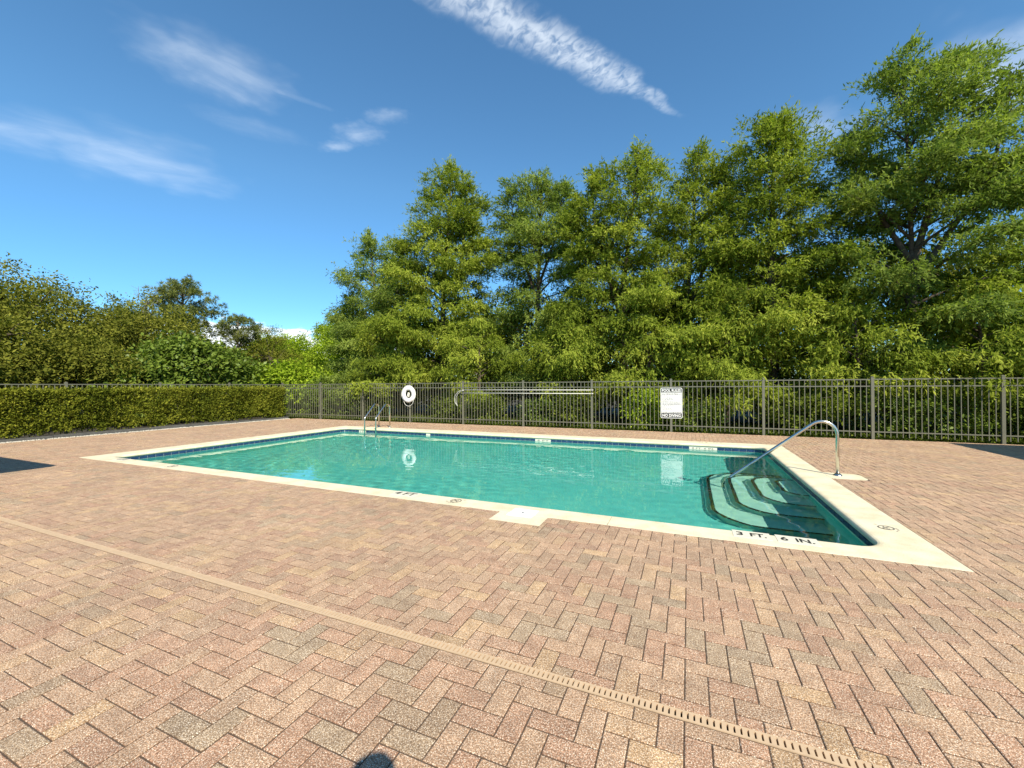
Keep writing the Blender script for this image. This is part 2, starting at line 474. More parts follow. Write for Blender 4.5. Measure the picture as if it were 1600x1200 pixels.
order = []
for n, (q, fl, hz, tn) in enumerate(bricks):
    x, y = (q[0] + q[1]) / 2, (q[2] + q[3]) / 2
    if in_view(x, y): order.append((-(q[1] - q[0]) * (q[3] - q[2]) / (x * x + y * y + 2.0) ** 1.5, n))
order.sort(); single = {n for _, n in order[:295]}
shared = {}
bv, bf, bc = [], [], []
for n, (q, fl, hz, tn) in enumerate(bricks):
    x, y = (q[0] + q[1]) / 2, (q[2] + q[3]) / 2
    w, h = q[1] - q[0] - 2 * J + rp.uniform(-.0012, .0008), q[3] - q[2] - 2 * J + rp.uniform(-.0012, .0008)
    dz, tx, ty = [max(-q, min(q, rp.gauss(0, sg_))) for q, sg_ in ((.0008, .0008), (.007, .005), (.007, .005))]
    if n in single:
        if fl:
            key = tuple(int(t * 45) for t in tn)
            me = shared.get(key)
            if me is None:
                v, f = paver_geo(2 * U - 2 * J - .0004, U - 2 * J - .0004, 0, 0, 0)
                me = bpy.data.meshes.new('paver'); me.from_pydata(v, [], f); me.materials.append(MT['paver'])
                set_tint(me, paver_tint(tn)); shared[key] = me
            o = link('paver', me, deck, (x, y, dz)); o.rotation_euler = (max(-.007, min(.007, rp.gauss(0, .005))), max(-.007, min(.007, rp.gauss(0, .005))), (0 if hz else math.pi / 2) + rp.gauss(0, .004))
        else:
            v, f = paver_geo(w, h, 0, tx, ty)
            me = bpy.data.meshes.new('paver'); me.from_pydata(v, [], f); me.materials.append(MT['paver'])
            set_tint(me, paver_tint(tn)); link('paver', me, deck, (x, y, dz))
    else:
        v, f = paver_geo(w, h, dz, tx, ty)
        b0 = len(bv)
        bv += [(x + p[0], y + p[1], p[2]) for p in v]; bf += [tuple(b0 + t for t in ff) for ff in f]; bc += paver_tint(tn)
me = bpy.data.meshes.new('herringbone_paving'); me.from_pydata(bv, [], bf); me.materials.append(MT['paver']); set_tint(me, bc)
o = link('herringbone_paving', me, deck); o['kind'] = 'stuff'

# ------------------------------------------------------------------ trench drain
dr = thing('trench_drain', 'narrow tan slotted drain strip running across the brick deck', 'drain', (0, (DRAIN_Y0 + DRAIN_Y1) / 2, 0))
g = MB(); g.quad((DX0, DRAIN_Y0, -.0195), (DX1, DRAIN_Y0, -.0195), (DX1, DRAIN_Y1, -.0195), (DX0, DRAIN_Y1, -.0195))
part('channel', g, MT['drain_dark'], dr)
x = -2.42 - 3.048 * 5
while x < DX1:
    xe = min(x + 3.048, DX1) - .003; xs = max(x, DX0)
    if xe > xs + .1:
        g = MB()
        g.box(xs, xe, DRAIN_Y0, DRAIN_Y0 + .0095, -.012, .0015); g.box(xs, xe, DRAIN_Y1 - .0095, DRAIN_Y1, -.012, .0015)
        t = xs
        while t < xe - .004:
            g.box(t, min(t + .0178, xe), DRAIN_Y0 + .0095, DRAIN_Y1 - .0095, -.019, .0013); t += .0254
        part('grate', g, MT['drain'], dr)
    x += 3.048

# ------------------------------------------------------------------ swimming pool
pool = thing('swimming_pool', 'rectangular in-ground pool with cream coping and blue waterline tiles', 'swimming pool', (-4.8, 7.8, 0))
RC = .20
def lip_path(x0, x1, y0, y1, r, n=8):
    """rounded rectangle, counter-clockwise from the start of the near side: (point, outward normal, corner index or None)"""
    out = []
    cs = [(x1 - r, y0 + r, -90, 1), (x1 - r, y1 - r, 0, 2), (x0 + r, y1 - r, 90, 3), (x0 + r, y0 + r, 180, 0)]
    for cx, cy, a0, ci in cs:
        arc = []
        for k in range(n + 1):
            a = rad(a0 + 90 * k / n); arc.append(((cx + r * math.cos(a), cy + r * math.sin(a)), (math.cos(a), math.sin(a)), ci))
        out.append(arc)
    return out
def to_outer(p, nrm):
    t = 1e9
    if nrm[0] > 1e-6: t = min(t, (OX1 - p[0]) / nrm[0])
    if nrm[0] < -1e-6: t = min(t, (OX0 - p[0]) / nrm[0])
    if nrm[1] > 1e-6: t = min(t, (OY1 - p[1]) / nrm[1])
    if nrm[1] < -1e-6: t = min(t, (OY0 - p[1]) / nrm[1])
    return t
PROF = [(.060, 0), (.034, -.003), (.016, -.010), (.005, -.022), (0, -.038), (.004, -.054), (.014, -.066), (.03, -.073), (.06, -.075)]
arcs = lip_path(LX0, LX1, LY0, LY1, RC)
corner_pt = {1: (OX1, OY0), 2: (OX1, OY1), 3: (OX0, OY1), 0: (OX0, OY0)}
samples = []
for arc in arcs:
    (cx, cy) = corner_pt[arc[0][2]]
    lst = []
    for p, nn, ci in arc:
        t = to_outer(p, nn); lst.append((p, nn, (p[0] + nn[0] * t, p[1] + nn[1] * t)))
    # add the sample whose outer end is the square outer corner
    mid = len(lst) // 2
    p, nn, _ = lst[mid]
    lst[mid] = (p, nn, (cx, cy))
    samples.append(lst)
def coping_strip(name, pts):
    g = MB(); rows = []
    for p, nn, o in pts:
        L = math.hypot(o[0] - p[0], o[1] - p[1]); dx, dy = (o[0] - p[0]) / L, (o[1] - p[1]) / L
        rows.append([(o[0], o[1], -.075), (o[0], o[1], -.003), (o[0] - dx * .003, o[1] - dy * .003, 0)] + [(p[0] + nn[0] * q, p[1] + nn[1] * q, z) for q, z in PROF])
    n = len(rows[0])
    for r in rows: g.v += r
    for k in range(len(rows) - 1):
        for q in range(n - 1): g.f.append((k * n + q, k * n + q + 1, (k + 1) * n + q + 1, (k + 1) * n + q))
    g.f.append(tuple(range(n))); g.f.append(tuple(reversed(range((len(rows) - 1) * n, len(rows) * n))))
    o = part(name, g, MT['coping'], pool)
    pl = o.data.polygons
    o.data.polygons.foreach_set('use_smooth', [False] * len(pl))
    return receiver(o)
def straight(side, a, b):
    if side == 'near': return ((a, LY0), (0, -1), (a, OY0)), ((b, LY0), (0, -1), (b, OY0))
    if side == 'far': return ((a, LY1), (0, 1), (a, OY1)), ((b, LY1), (0, 1), (b, OY1))
    if side == 'right': return ((LX1, a), (1, 0), (OX1, a)), ((LX1, b), (1, 0), (OX1, b))
    return ((LX0, a), (-1, 0), (OX0, a)), ((LX0, b), (-1, 0), (OX0, b))
GAP = .003
nj = [-7.1, -3.9, -.775]
m = 4
nr, fr, fl_, nl = samples          # near right, far right, far left, near left
def half(lst, first): return lst[:m + 1] if first else lst[m:]
ends = [nl[-1][0][0]] + nj + [nr[0][0][0]]
for k in range(4):
    pts = [straight('near', ends[k] + (GAP if k else 0), 0)[0], straight('near', ends[k + 1] - (GAP if k < 3 else 0), 0)[0]]
    if k == 0: pts = half(nl, False) + pts[1:]
    if k == 3: pts = pts[:1] + half(nr, True)
    coping_strip('coping_slab', pts)
rj = [6.6, 9.0]
ends = [nr[-1][0][1]] + rj + [fr[0][0][1]]
for k in range(3):
    pts = [straight('right', ends[k] + (GAP if k else 0), 0)[0], straight('right', ends[k + 1] - (GAP if k < 2 else 0), 0)[0]]
    if k == 0: pts = half(nr, False) + pts[1:]
    if k == 2: pts = pts[:1] + half(fr, True)
    coping_strip('coping_slab', pts)
fj = [-1.9, -5.1, -8.3]
ends = [fr[-1][0][0]] + fj + [fl_[0][0][0]]
for k in range(4):
    pts = [straight('far', ends[k] - (GAP if k else 0), 0)[0], straight('far', ends[k + 1] + (GAP if k < 3 else 0), 0)[0]]
    if k == 0: pts = half(fr, False) + pts[1:]
    if k == 3: pts = pts[:1] + half(fl_, True)
    coping_strip('coping_slab', pts)
ends = [fl_[-1][0][1], 7.8, nl[0][0][1]]
for k in range(2):
    pts = [straight('left', ends[k] - (GAP if k else 0), 0)[0], straight('left', ends[k + 1] + (GAP if k < 1 else 0), 0)[0]]
    if k == 0: pts = half(fl_, False) + pts[1:]
    if k == 1: pts = pts[:1] + half(nl, True)
    coping_strip('coping_slab', pts)
g = MB(); g.box(BUMP[0], BUMP[1], BUMP[2], BUMP[3] - .002, -.06, -.001); part('skimmer_pad', g, MT['coping'], pool)
g = MB()
pd = [(PAD[0] + .002, PAD[2])] + [(PAD[1] - .12 + .12 * math.sin(a), PAD[2] + .12 - .12 * math.cos(a)) for a in [rad(15 * k) for k in range(7)]] + [(PAD[1] - .12 + .12 * math.cos(a), PAD[3] - .12 + .12 * math.sin(a)) for a in [rad(15 * k) for k in range(7)]] + [(PAD[0] + .002, PAD[3])]
g.poly([(x, y, -.001) for x, y in pd])
for k in range(len(pd)):
    a, b = pd[k], pd[(k + 1) % len(pd)]; g.quad((a[0], a[1], -.06), (b[0], b[1], -.06), (b[0], b[1], -.001), (a[0], a[1], -.001))
part('handrail_pad', g, MT['coping'], pool)

# walls and floor (floor falls gently towards the deep left end)
def floor_z(x): return -1.20 - .45 * max(0.0, min(1.0, (-x - .5) / 9.5))
warcs = lip_path(TX0, TX1, TY0, TY1, RC)
loop = [(p, nn) for arc in warcs for p, nn, _ in arc]
g = MB(); n = len(loop)
dense = []
for k in range(n):
    a, b = loop[k], loop[(k + 1) % n]
    L = math.hypot(b[0][0] - a[0][0], b[0][1] - a[0][1]); q = max(1, int(L / .8))
    for t in range(q):
        u = t / q; dense.append(((a[0][0] * (1 - u) + b[0][0] * u, a[0][1] * (1 - u) + b[0][1] * u), a[1] if u < .5 else b[1]))
n = len(dense); CV = [(0, -.07), (0, None), (.05, .05), (.15, .0)]
for p, nn in dense:
    fz = floor_z(p[0])
    g.v += [(p[0], p[1], -.06), (p[0], p[1], -.235), (p[0], p[1], fz + .15), (p[0] - nn[0] * .03, p[1] - nn[1] * .03, fz + .06), (p[0] - nn[0] * .12, p[1] - nn[1] * .12, fz)]
for k in range(n):
    k2 = (k + 1) % n
    for r in range(4): g.f.append((k * 5 + r, k2 * 5 + r, k2 * 5 + r + 1, k * 5 + r + 1))
receiver(part('pool_wall', g, MT['plaster'], pool, True))
g = MB(); N = 40
xs = [TX0 + (TX1 - TX0) * k / N for k in range(N + 1)]
for k in range(N):
    a, b = xs[k], xs[k + 1]
    g.quad((a, TY0, floor_z(a) - .001), (b, TY0, floor_z(b) - .001), (b, TY1, floor_z(b) - .001), (a, TY1, floor_z(a) - .001))
receiver(part('pool_floor', g, MT['plaster'], pool))

# waterline tiles, one object each; white depth tiles take the place of some on the far wall
tb = MB(); tb.box(-.0722, .0722, -.006, .006, -.033, .033); tile_me = mesh_of('waterline_tile', tb, MT['blue_tile'])
gb = MB(); tbm = MB()
for k in range(n):
    (p, nn), (p2, n2_) = dense[k], dense[(k + 1) % n]
    a = (p[0] - nn[0] * .002, p[1] - nn[1] * .002); b = (p2[0] - n2_[0] * .002, p2[1] - n2_[1] * .002)
    gb.quad((a[0], a[1], -.153), (b[0], b[1], -.153), (b[0], b[1], -.072), (a[0], a[1], -.072))
    tbm.quad((a[0], a[1], -.235), (b[0], b[1], -.235), (b[0], b[1], -.153), (a[0], a[1], -.153))
receiver(part('grout_band', gb, MT['grout'], pool)); receiver(part('pale_trim', tbm, MT['trim'], pool))
gaps_far = [(-10.49, -10.18), (-7.69, -7.54), (-3.94, -3.61), (.06, .68)]
_n = round((TX1 - TX0 - 2 * RC) / .1545); _p = (TX1 - TX0 - 2 * RC) / _n      # snap the white depth tiles to the tile joints
gaps_far = [tuple(TX0 + RC + _p * round((q - TX0 - RC) / _p) + e for q, e in zip(ab, (.003, -.003))) for ab in gaps_far]
def place_tile(x, y, ang):
    o = link('waterline_tile', tile_me, pool, (x - ORG[pool].x, y - ORG[pool].y, -.1125), ang); receiver(o)
def tile_run(a, b, f):
    nT = round((b - a) / .1545); pt = (b - a) / nT
    for k in range(nT): f(a + pt * (k + .5))
def far_tile(x):
    if any(a < x < b for a, b in gaps_far): return
    place_tile(x, TY1 - .004, 0)
tile_run(TX0 + RC, TX1 - RC, far_tile)
tile_run(TX0 + RC, TX1 - RC, lambda x: place_tile(x, TY0 + .004, 0))
tile_run(TY0 + RC, TY1 - RC, lambda y: place_tile(TX1 - .004, y, math.pi / 2))
tile_run(TY0 + RC, TY1 - RC, lambda y: place_tile(TX0 + .004, y, math.pi / 2))
for cx, cy, a0 in ((TX1 - RC, TY0 + RC, -90), (TX1 - RC, TY1 - RC, 0), (TX0 + RC, TY1 - RC, 90), (TX0 + RC, TY0 + RC, 180)):
    for k in range(2):
        g = MB(); q = 5
        for t in range(q + 1):
            a = rad(a0 + 1.5 + 45 * k + 42 * t / q)
            for r_ in (RC - .010, RC + .002):
                for z in (-.147, -.078): g.v.append((cx + r_ * math.cos(a), cy + r_ * math.sin(a), z))
        for t in range(q):
            b = t * 4; g.f += [(b, b + 4, b + 5, b + 1), (b + 1, b + 5, b + 7, b + 3), (b, b + 2, b + 6, b + 4)]
        g.f += [(0, 1, 3, 2), (q * 4, q * 4 + 2, q * 4 + 3, q * 4 + 1)]
        receiver(part('waterline_tile', g, MT['blue_tile'], pool))
for (a, b), txt in zip(gaps_far, ('4 FT', None, '4 FT', '3 FT. 6 IN.')):
    g = MB(); g.box(a, b, TY1 - .010, TY1 + .002, -.147, -.078); dm = receiver(part('depth_marker', g, MT['white_tile'], pool))
    if txt:
        me = fit_text(txt, (b - a) * .8, .032, MT['faded_ink'], .01)
        o = link('lettering', me, dm, Vector(((a + b) / 2, TY1 - .012, -.112)) - ORG[pool]); o.rotation_euler = (math.pi / 2, 0, 0)

# markers set flush in the coping
def plaque(x0, x1, y0, y1, txt, ink='black_ink', rz=0.0, tw=.8, th=.55, base='white_tile', bold=.03, nm='depth_marker'):
    g = MB(); g.box(x0, x1, y0, y1, -.02, .003); dm = part(nm, g, MT[base], pool)
    w, h = (x1 - x0, y1 - y0) if abs(math.sin(rz)) < .5 else (y1 - y0, x1 - x0)
    words = [(txt, .5, tw)] if '|' not in txt else [(txt.split('|')[0], .19, .18), (txt.split('|')[1], .68, .42)]
    for wd, cx, ww in words:
        o = link('lettering', fit_text(wd, w * ww, h * th, MT[ink], bold), dm, Vector((x0 + (x1 - x0) * cx if rz == 0 else (x0 + x1) / 2, (y0 + y1) / 2, .0045)) - ORG[pool], rz)
    return dm
plaque(.385, .70, 4.395, 4.585, '3|FT.', th=.52, bold=.022)
plaque(.745, 1.075, 4.395, 4.585, '6|IN.', th=.52, bold=.022)
plaque(-3.66, -3.28, 4.375, 4.56, '4 FT', tw=.84, th=.62, bold=.012)
plaque(-10.62, -10.2, 4.39, 4.53, '4 FT', 'faded_ink')
plaque(.16, .46, 11.20, 11.33, '3 FT.', 'faded_ink', math.pi, base='coping'); plaque(.50, .78, 11.20, 11.33, '6 IN.', 'faded_ink', math.pi, base='coping')

def no_diving(x, y, rz, sz=.085, ink='faded_ink'):
    g = MB(); n = 28
    def arcpts(r0, r1, a0, a1, k, z=.0035):
        for t in range(k):
            a, b = a0 + (a1 - a0) * t / k, a0 + (a1 - a0) * (t + 1) / k
            g.quad((r0 * math.cos(a), r0 * math.sin(a), z), (r1 * math.cos(a), r1 * math.sin(a), z), (r1 * math.cos(b), r1 * math.sin(b), z), (r0 * math.cos(b), r0 * math.sin(b), z))
    def bar(x0, y0, x1, y1, w, z=.0035):
        dx, dy = x1 - x0, y1 - y0; L = math.hypot(dx, dy); nx, ny = -dy / L * w / 2, dx / L * w / 2
        g.quad((x0 - nx, y0 - ny, z), (x1 - nx, y1 - ny, z), (x1 + nx, y1 + ny, z), (x0 + nx, y0 + ny, z))
    arcpts(sz * .82, sz, 0, 2 * math.pi, n)
    bar(-sz * .6, sz * .6, sz * .6, -sz * .6, sz * .16, .0042)
    bar(-sz * .45, -sz * .10, sz * .15, sz * .30, sz * .16, .0036)       # diver's body and legs
    bar(sz * .15, sz * .32, sz * .55, sz * .10, sz * .13, .0039)
    i = len(g.v); g.v += [(-sz * .55 + sz * .12 * math.cos(t * .785), -sz * .22 + sz * .12 * math.sin(t * .785), .0045) for t in range(8)]; g.f.append(tuple(range(i, i + 8)))
    for k in range(3): bar(-sz * .85 + k * sz * .42, -sz * 1.28, -sz * .60 + k * sz * .42, -sz * 1.18, sz * .12)
    bar(-sz * 1.45, -sz * .75, -sz * 1.15, -sz * .95, sz * .14); bar(sz * 1.15, sz * .75, sz * 1.5, sz * .95, sz * .10)
    me = mesh_of('no_diving_marker', g, MT[ink])
    link('no_diving_marker', me, pool, Vector((x, y, 0)) - ORG[pool], rz)
no_diving(-2.675, 4.435, 0, .072); no_diving(1.80, 5.22, math.pi / 2, .066); no_diving(-8.64, 4.43, 0, .08)

# corner entry steps against the right wall
def step_contour(xl, yn, yf, r):
    pts = [(TX1, yn)]
    for k in range(9):
        a = rad(270 - 90 * k / 8); pts.append((xl + r + r * math.cos(a), yn + r + r * math.sin(a)))
    for k in range(9):
        a = rad(180 - 90 * k / 8); pts.append((xl + r + r * math.cos(a), yf - r + r * math.sin(a)))
    pts.append((TX1, yf)); return pts
nose = MB(); nose.box(-.0735, .0735, -.024, .024, -.004, .004); nose_me = mesh_of('nosing_tile', nose, MT['black_tile'])
for k, (xl, yn, yf, r, z) in enumerate(((1.36, 7.19, 8.15, .22, -.33), (1.03, 6.83, 8.48, .40, -.54), (.69, 6.48, 8.80, .52, -.76), (.35, 6.12, 9.12, .62, -.98))):
    ct = step_contour(xl, yn, yf, r); g = MB()
    if k == 0: g.poly([(x, y, z) for x, y in reversed(ct)])
    else:
        g.poly([(x, y, z) for x, y in reversed(ct)])
    for t in range(len(ct) - 1):
        (ax, ay), (bx, by) = ct[t], ct[t + 1]
        g.quad((bx, by, z), (ax, ay, z), (ax, ay, -1.25), (bx, by, -1.25))
    st = receiver(part('step', g, MT['step_plaster'], pool))
    # nosing tiles along the edge
    acc = .09; want = 0.09
    for t in range(len(ct) - 1):
        (ax, ay), (bx, by) = ct[t], ct[t + 1]; L = math.hypot(bx - ax, by - ay); d0 = 0
        while acc + (L - d0) >= want + 0 and want <= acc + (L - d0):
            u = (want - acc + d0) / L
            px, py = ax + (bx - ax) * u, ay + (by - ay) * u; an = math.atan2(by - ay, bx - ax)
            o = link('nosing_tile', nose_me, st, Vector((px + math.sin(an) * -.03 * -1 * -1, py + math.cos(an) * .03, z + .002)) - ORG[pool], an); receiver(o)
            want += .155
        acc += L

# ------------------------------------------------------------------ water
NX, NY = 460, 230
xs = np.linspace(TX0 - .0, TX1 + .0, NX); ys = np.linspace(TY0, TY1, NY)
X, Y = np.meshgrid(xs, ys)
Z = np.zeros_like(X)
rw = np.random.default_rng(5)
for k in range(36):
    lam = rw.uniform(.14, .34) if k % 2 else rw.uniform(.3, 1.3); th = rw.normal(1.3, .7); amp = (.0012 if k % 2 else .0007) * lam * rw.uniform(.4, 1)
    Z += amp * np.sin(2 * np.pi / lam * (X * np.cos(th) + Y * np.sin(th)) + rw.uniform(0, 6.28))
patch = .55 + .45 * np.sin(X * .7 + 1.1 * np.sin(Y * .8)) * np.cos(Y * .9 - .5 * X)
Z = WATER_Z + Z * patch
vv = np.stack([X, Y, Z], -1).reshape(-1, 3).astype(np.float32)
idx = np.arange(NX * NY).reshape(NY, NX)
fq = np.stack([idx[:-1, :-1], idx[:-1, 1:], idx[1:, 1:], idx[1:, :-1]], -1).reshape(-1, 4)
def np_mesh(name, v, q, mat, smooth=False):
    me = bpy.data.meshes.new(name); me.vertices.add(len(v)); me.vertices.foreach_set('co', np.ascontiguousarray(v, dtype=np.float32).ravel())
    k = q.shape[1]; me.loops.add(q.size); me.loops.foreach_set('vertex_index', np.ascontiguousarray(q, dtype=np.int32).ravel())
    me.polygons.add(len(q)); me.polygons.foreach_set('loop_start', np.arange(0, q.size, k, dtype=np.int32))
    me.polygons.foreach_set('use_smooth', np.full(len(q), smooth)); me.materials.append(mat); me.update(calc_edges=True); return me
mw = bpy.data.materials.new('pool_water'); mw.use_nodes = True
T = NT(mw.node_tree); T.n.remove(T.n['Principled BSDF'])
gl = T.new('ShaderNodeBsdfGlass'); gl.inputs['IOR'].default_value = 1.33; gl.inputs['Roughness'].default_value = 0.0
gl.inputs['Color'].default_value = (.96, 1, .985, 1)
T.l.new(gl.outputs[0], T.n['Material Output'].inputs[0])
water = link('pool_water', np_mesh('pool_water', vv, fq, mw, True)); water['kind'] = 'structure'
try: water.cycles.is_caustics_caster = True
except Exception: pass
receiver(ground)

# ------------------------------------------------------------------ skimmer lid
g = MB(); x0, x1, y0, y1 = -1.865, -1.575, 4.165, 4.425
g.box(x0, x1, y0, y1, 0.0005, .006)
sk = tag(link('skimmer_lid', mesh_of('skimmer_lid', g, MT['white_plastic'], org=(-1.72, 4.295, 0)), loc=(-1.72, 4.295, 0)), 'square white skimmer lid set in the cream coping at the near pool edge', 'skimmer lid')
ORG[sk] = Vector((-1.72, 4.295, 0))
g = MB(); g.lathe([(.0, .0068), (.012, .0068), (.014, .0062)], (-1.72, 4.295, 0), 12); part('finger_hole', g, MT['drain_dark'], sk)

# ------------------------------------------------------------------ rails
def arc_between(p0, corner, p1, r, n=8):
    """round a corner of a polyline"""
    a = (Vector(p0) - Vector(corner)).normalized(); b = (Vector(p1) - Vector(corner)).normalized()
    ang = a.angle(b); t = r / math.tan(ang / 2); cvec = (a + b).normalized() * (r / math.sin(ang / 2)); cen = Vector(corner) + cvec
    A, B = Vector(corner) + a * t - cen, Vector(corner) + b * t - cen; tot = A.angle(B); ax = A.cross(B).normalized()
    return [cen + Matrix.Rotation(tot * k / n, 3, ax) @ A for k in range(n + 1)]
def bent(pts, rs, n=8):
    out = [Vector(pts[0])]
    for k in range(1, len(pts) - 1): out += arc_between(pts[k - 1], pts[k], pts[k + 1], rs[k - 1], n)
    return out + [Vector(pts[-1])]
HB = Vector((2.145, 7.93, 0))
hr = thing('handrail', 'bent stainless steel handrail beside the corner entry steps', 'handrail', HB)
g = MB(); g.tube(bent([HB + Vector((0, 0, -.05)), HB + Vector((0, 0, 1.06)), Vector((.56, 7.93, -.22)), Vector((.53, 7.93, -.97))], [.20, .12], 10), .0245, 14)
part('rail', g, MT['steel'], hr, True)
g = MB(); g.lathe([(.0255, .032), (.034, .03), (.055, .012), (.06, .0015)], HB, 20); part('escutcheon', g, MT['steel'], hr, True)

ld = thing('pool_ladder', 'stainless steel pool ladder with two bent rails on the far coping', 'ladder', (-9.89, 11.2, 0))
for x in (-10.13, -9.65):
    g = MB(); g.tube(bent([(x, 11.56, -.05), (x, 11.56, 1.02), (x, 10.86, .36), (x, 10.86, -1.05)], [.15, .10], 9), .024, 12); rl = part('rail', g, MT['steel'], ld, True)
    g = MB(); g.lathe([(.022, .03), (.03, .028), (.048, .01), (.052, .0015)], (x, 11.56, 0), 16); part('escutcheon', g, MT['steel'], rl, True)
    g = MB(); g.tube([(x, 10.865, -.98), (x, 10.935, -.98)], .03, 10); part('wall_bumper', g, MT['black_tile'], rl)
for z in (-.35, -.62, -.89):
    g = MB(); g.box(-10.108, -9.672, 10.82, 10.90, z, z + .03); receiver(part('tread', g, MT['white_plastic'], ld))

# ------------------------------------------------------------------ fences
FZ, FY, FX = 1.565, 13.48, -17.55
SP = 2.438
pk = MB(); pk.box(-.008, .008, -.008, .008, .055, FZ - .020); picket_me = mesh_of('picket', pk, MT['fence'])
po = MB(); po.box(-.032, .032, -.032, .032, -.1, FZ + .035); post_me = mesh_of('post', po, MT['fence'])
cp = MB(); cp.box(-.036, .036, -.036, .036, FZ + .035, FZ + .047); 
i = len(cp.v); cp.v += [(-.034, -.034, FZ + .047), (.034, -.034, FZ + .047), (.034, .034, FZ + .047), (-.034, .034, FZ + .047), (0, 0, FZ + .064)]; cp.f += [(i, i + 1, i + 4), (i + 1, i + 2, i + 4), (i + 2, i + 3, i + 4), (i + 3, i, i + 4)]
cap_me = mesh_of('post_cap', cp, MT['fence'])
rlm = MB()
for z, hgt in ((FZ - .027, .027), (FZ - .20, .024), (.185, .024)): pass
rail_mes = []
for z in (FZ - .030, FZ - .205, .175):
    r_ = MB(); r_.box(.033, SP - .033, -.0135, .0135, z, z + .028); rail_mes.append(mesh_of('fence_rail', r_, MT['fence']))
NPK = 19
def fence(label, x0, y0, ang, spans, first_post=True):
    t = thing('picket_fence', label, 'fence', (x0, y0, 0)); t.rotation_euler[2] = ang
    for k in range(spans + 1):
        if k == 0 and not first_post: continue
        p = link('post', post_me, t, (k * SP, 0, 0)); link('post_cap', cap_me, p)
        if k == spans: break
    for k in range(spans):
        for rm in rail_mes: link('fence_rail', rm, t, (k * SP, 0, R.uniform(-.003, .003)))
        for q in range(NPK):
            link('picket', picket_me, t, (k * SP + SP * (q + 1) / (NPK + 1), 0, 0))
    return t
fence('grey metal picket fence across the back of the deck carrying the pool rules sign', FX, FY, 0, 12)
fence('dark metal picket fence showing just above the clipped hedge on the left', FX, FY, -math.pi / 2, 8, False)

# ------------------------------------------------------------------ pool rules sign
SX0, SX1, SZ0, SZ1, SYF = -.785, -.165, .415, 1.345, FY - .038
sg = thing('pool_rules_sign', 'black and white POOL RULES sign fixed to the back fence', 'sign', ((SX0 + SX1) / 2, SYF, SZ0))
def rrect(mb, x0, x1, z0, z1, r, y0, y1):
    pts = []
    for cx, cz, a0 in ((x1 - r, z0 + r, -90), (x1 - r, z1 - r, 0), (x0 + r, z1 - r, 90), (x0 + r, z0 + r, 180)):
        for k in range(6): a = rad(a0 + 18 * k); pts.append((cx + r * math.cos(a), cz + r * math.sin(a)))
    mb.poly([(x, y0, z) for x, z in pts]); mb.poly([(x, y1, z) for x, z in reversed(pts)])
    for k in range(len(pts)):
        a, b = pts[k], pts[(k + 1) % len(pts)]; mb.quad((a[0], y1, a[1]), (b[0], y1, b[1]), (b[0], y0, b[1]), (a[0], y0, a[1]))
g = MB(); rrect(g, SX0, SX1, SZ0, SZ1, .045, SYF - .003, SYF + .001); part('panel', g, MT['white_paint'], sg)
g = MB(); rrect(g, SX0 + .016, SX1 - .016, SZ0 + .016, SZ1 - .016, .035, SYF - .0036, SYF - .0031); part('border', g, MT['black_ink'], sg)
g = MB(); rrect(g, SX0 + .024, SX1 - .024, SZ0 + .155, SZ1 - .145, .004, SYF - .0046, SYF - .0038); part('notice_field', g, MT['white_paint'], sg)
def sign_text(txt, z, w, h, mat='white_paint', dx=0, bold=.03):
    o = link('lettering', fit_text(txt, w, h, MT[mat], bold), sg, Vector(((SX0 + SX1) / 2 + dx, SYF - .0052, z)) - ORG[sg]); o.rotation_euler = (math.pi / 2, 0, 0)
sign_text('POOL RULES', SZ1 - .082, .535, .088); sign_text('NO DIVING', SZ0 + .085, .52, .088)
g = MB(); rl_ = random.Random(9)
def print_line(z, x0, w, h):
    x = x0
    while x < x0 + w - .012:
        L = min(rl_.uniform(.018, .055), x0 + w - x); g.quad((x, SYF - .0050, z), (x + L, SYF - .0050, z), (x + L, SYF - .0050, z + h), (x, SYF - .0050, z + h)); x += L + rl_.uniform(.010, .016)
zt = SZ1 - .180; xa = SX0 + .05
for w, h in ((.44, .013), (.52, .018), (.17, .012), (.24, .012), (.32, .012), (.34, .014), (.30, .012), (.52, .016), (.50, .014), (.52, .018), (.33, .012), (.12, .012), (.26, .014), (.28, .012)):
    print_line(zt, xa, w, h); zt -= .0375
print_line(SZ0 + .172, xa - .01, .54, .022)
part('fine_print', g, MT['black_ink'], sg)
for zz in (SZ0 + .03, SZ1 - .03):
    pass

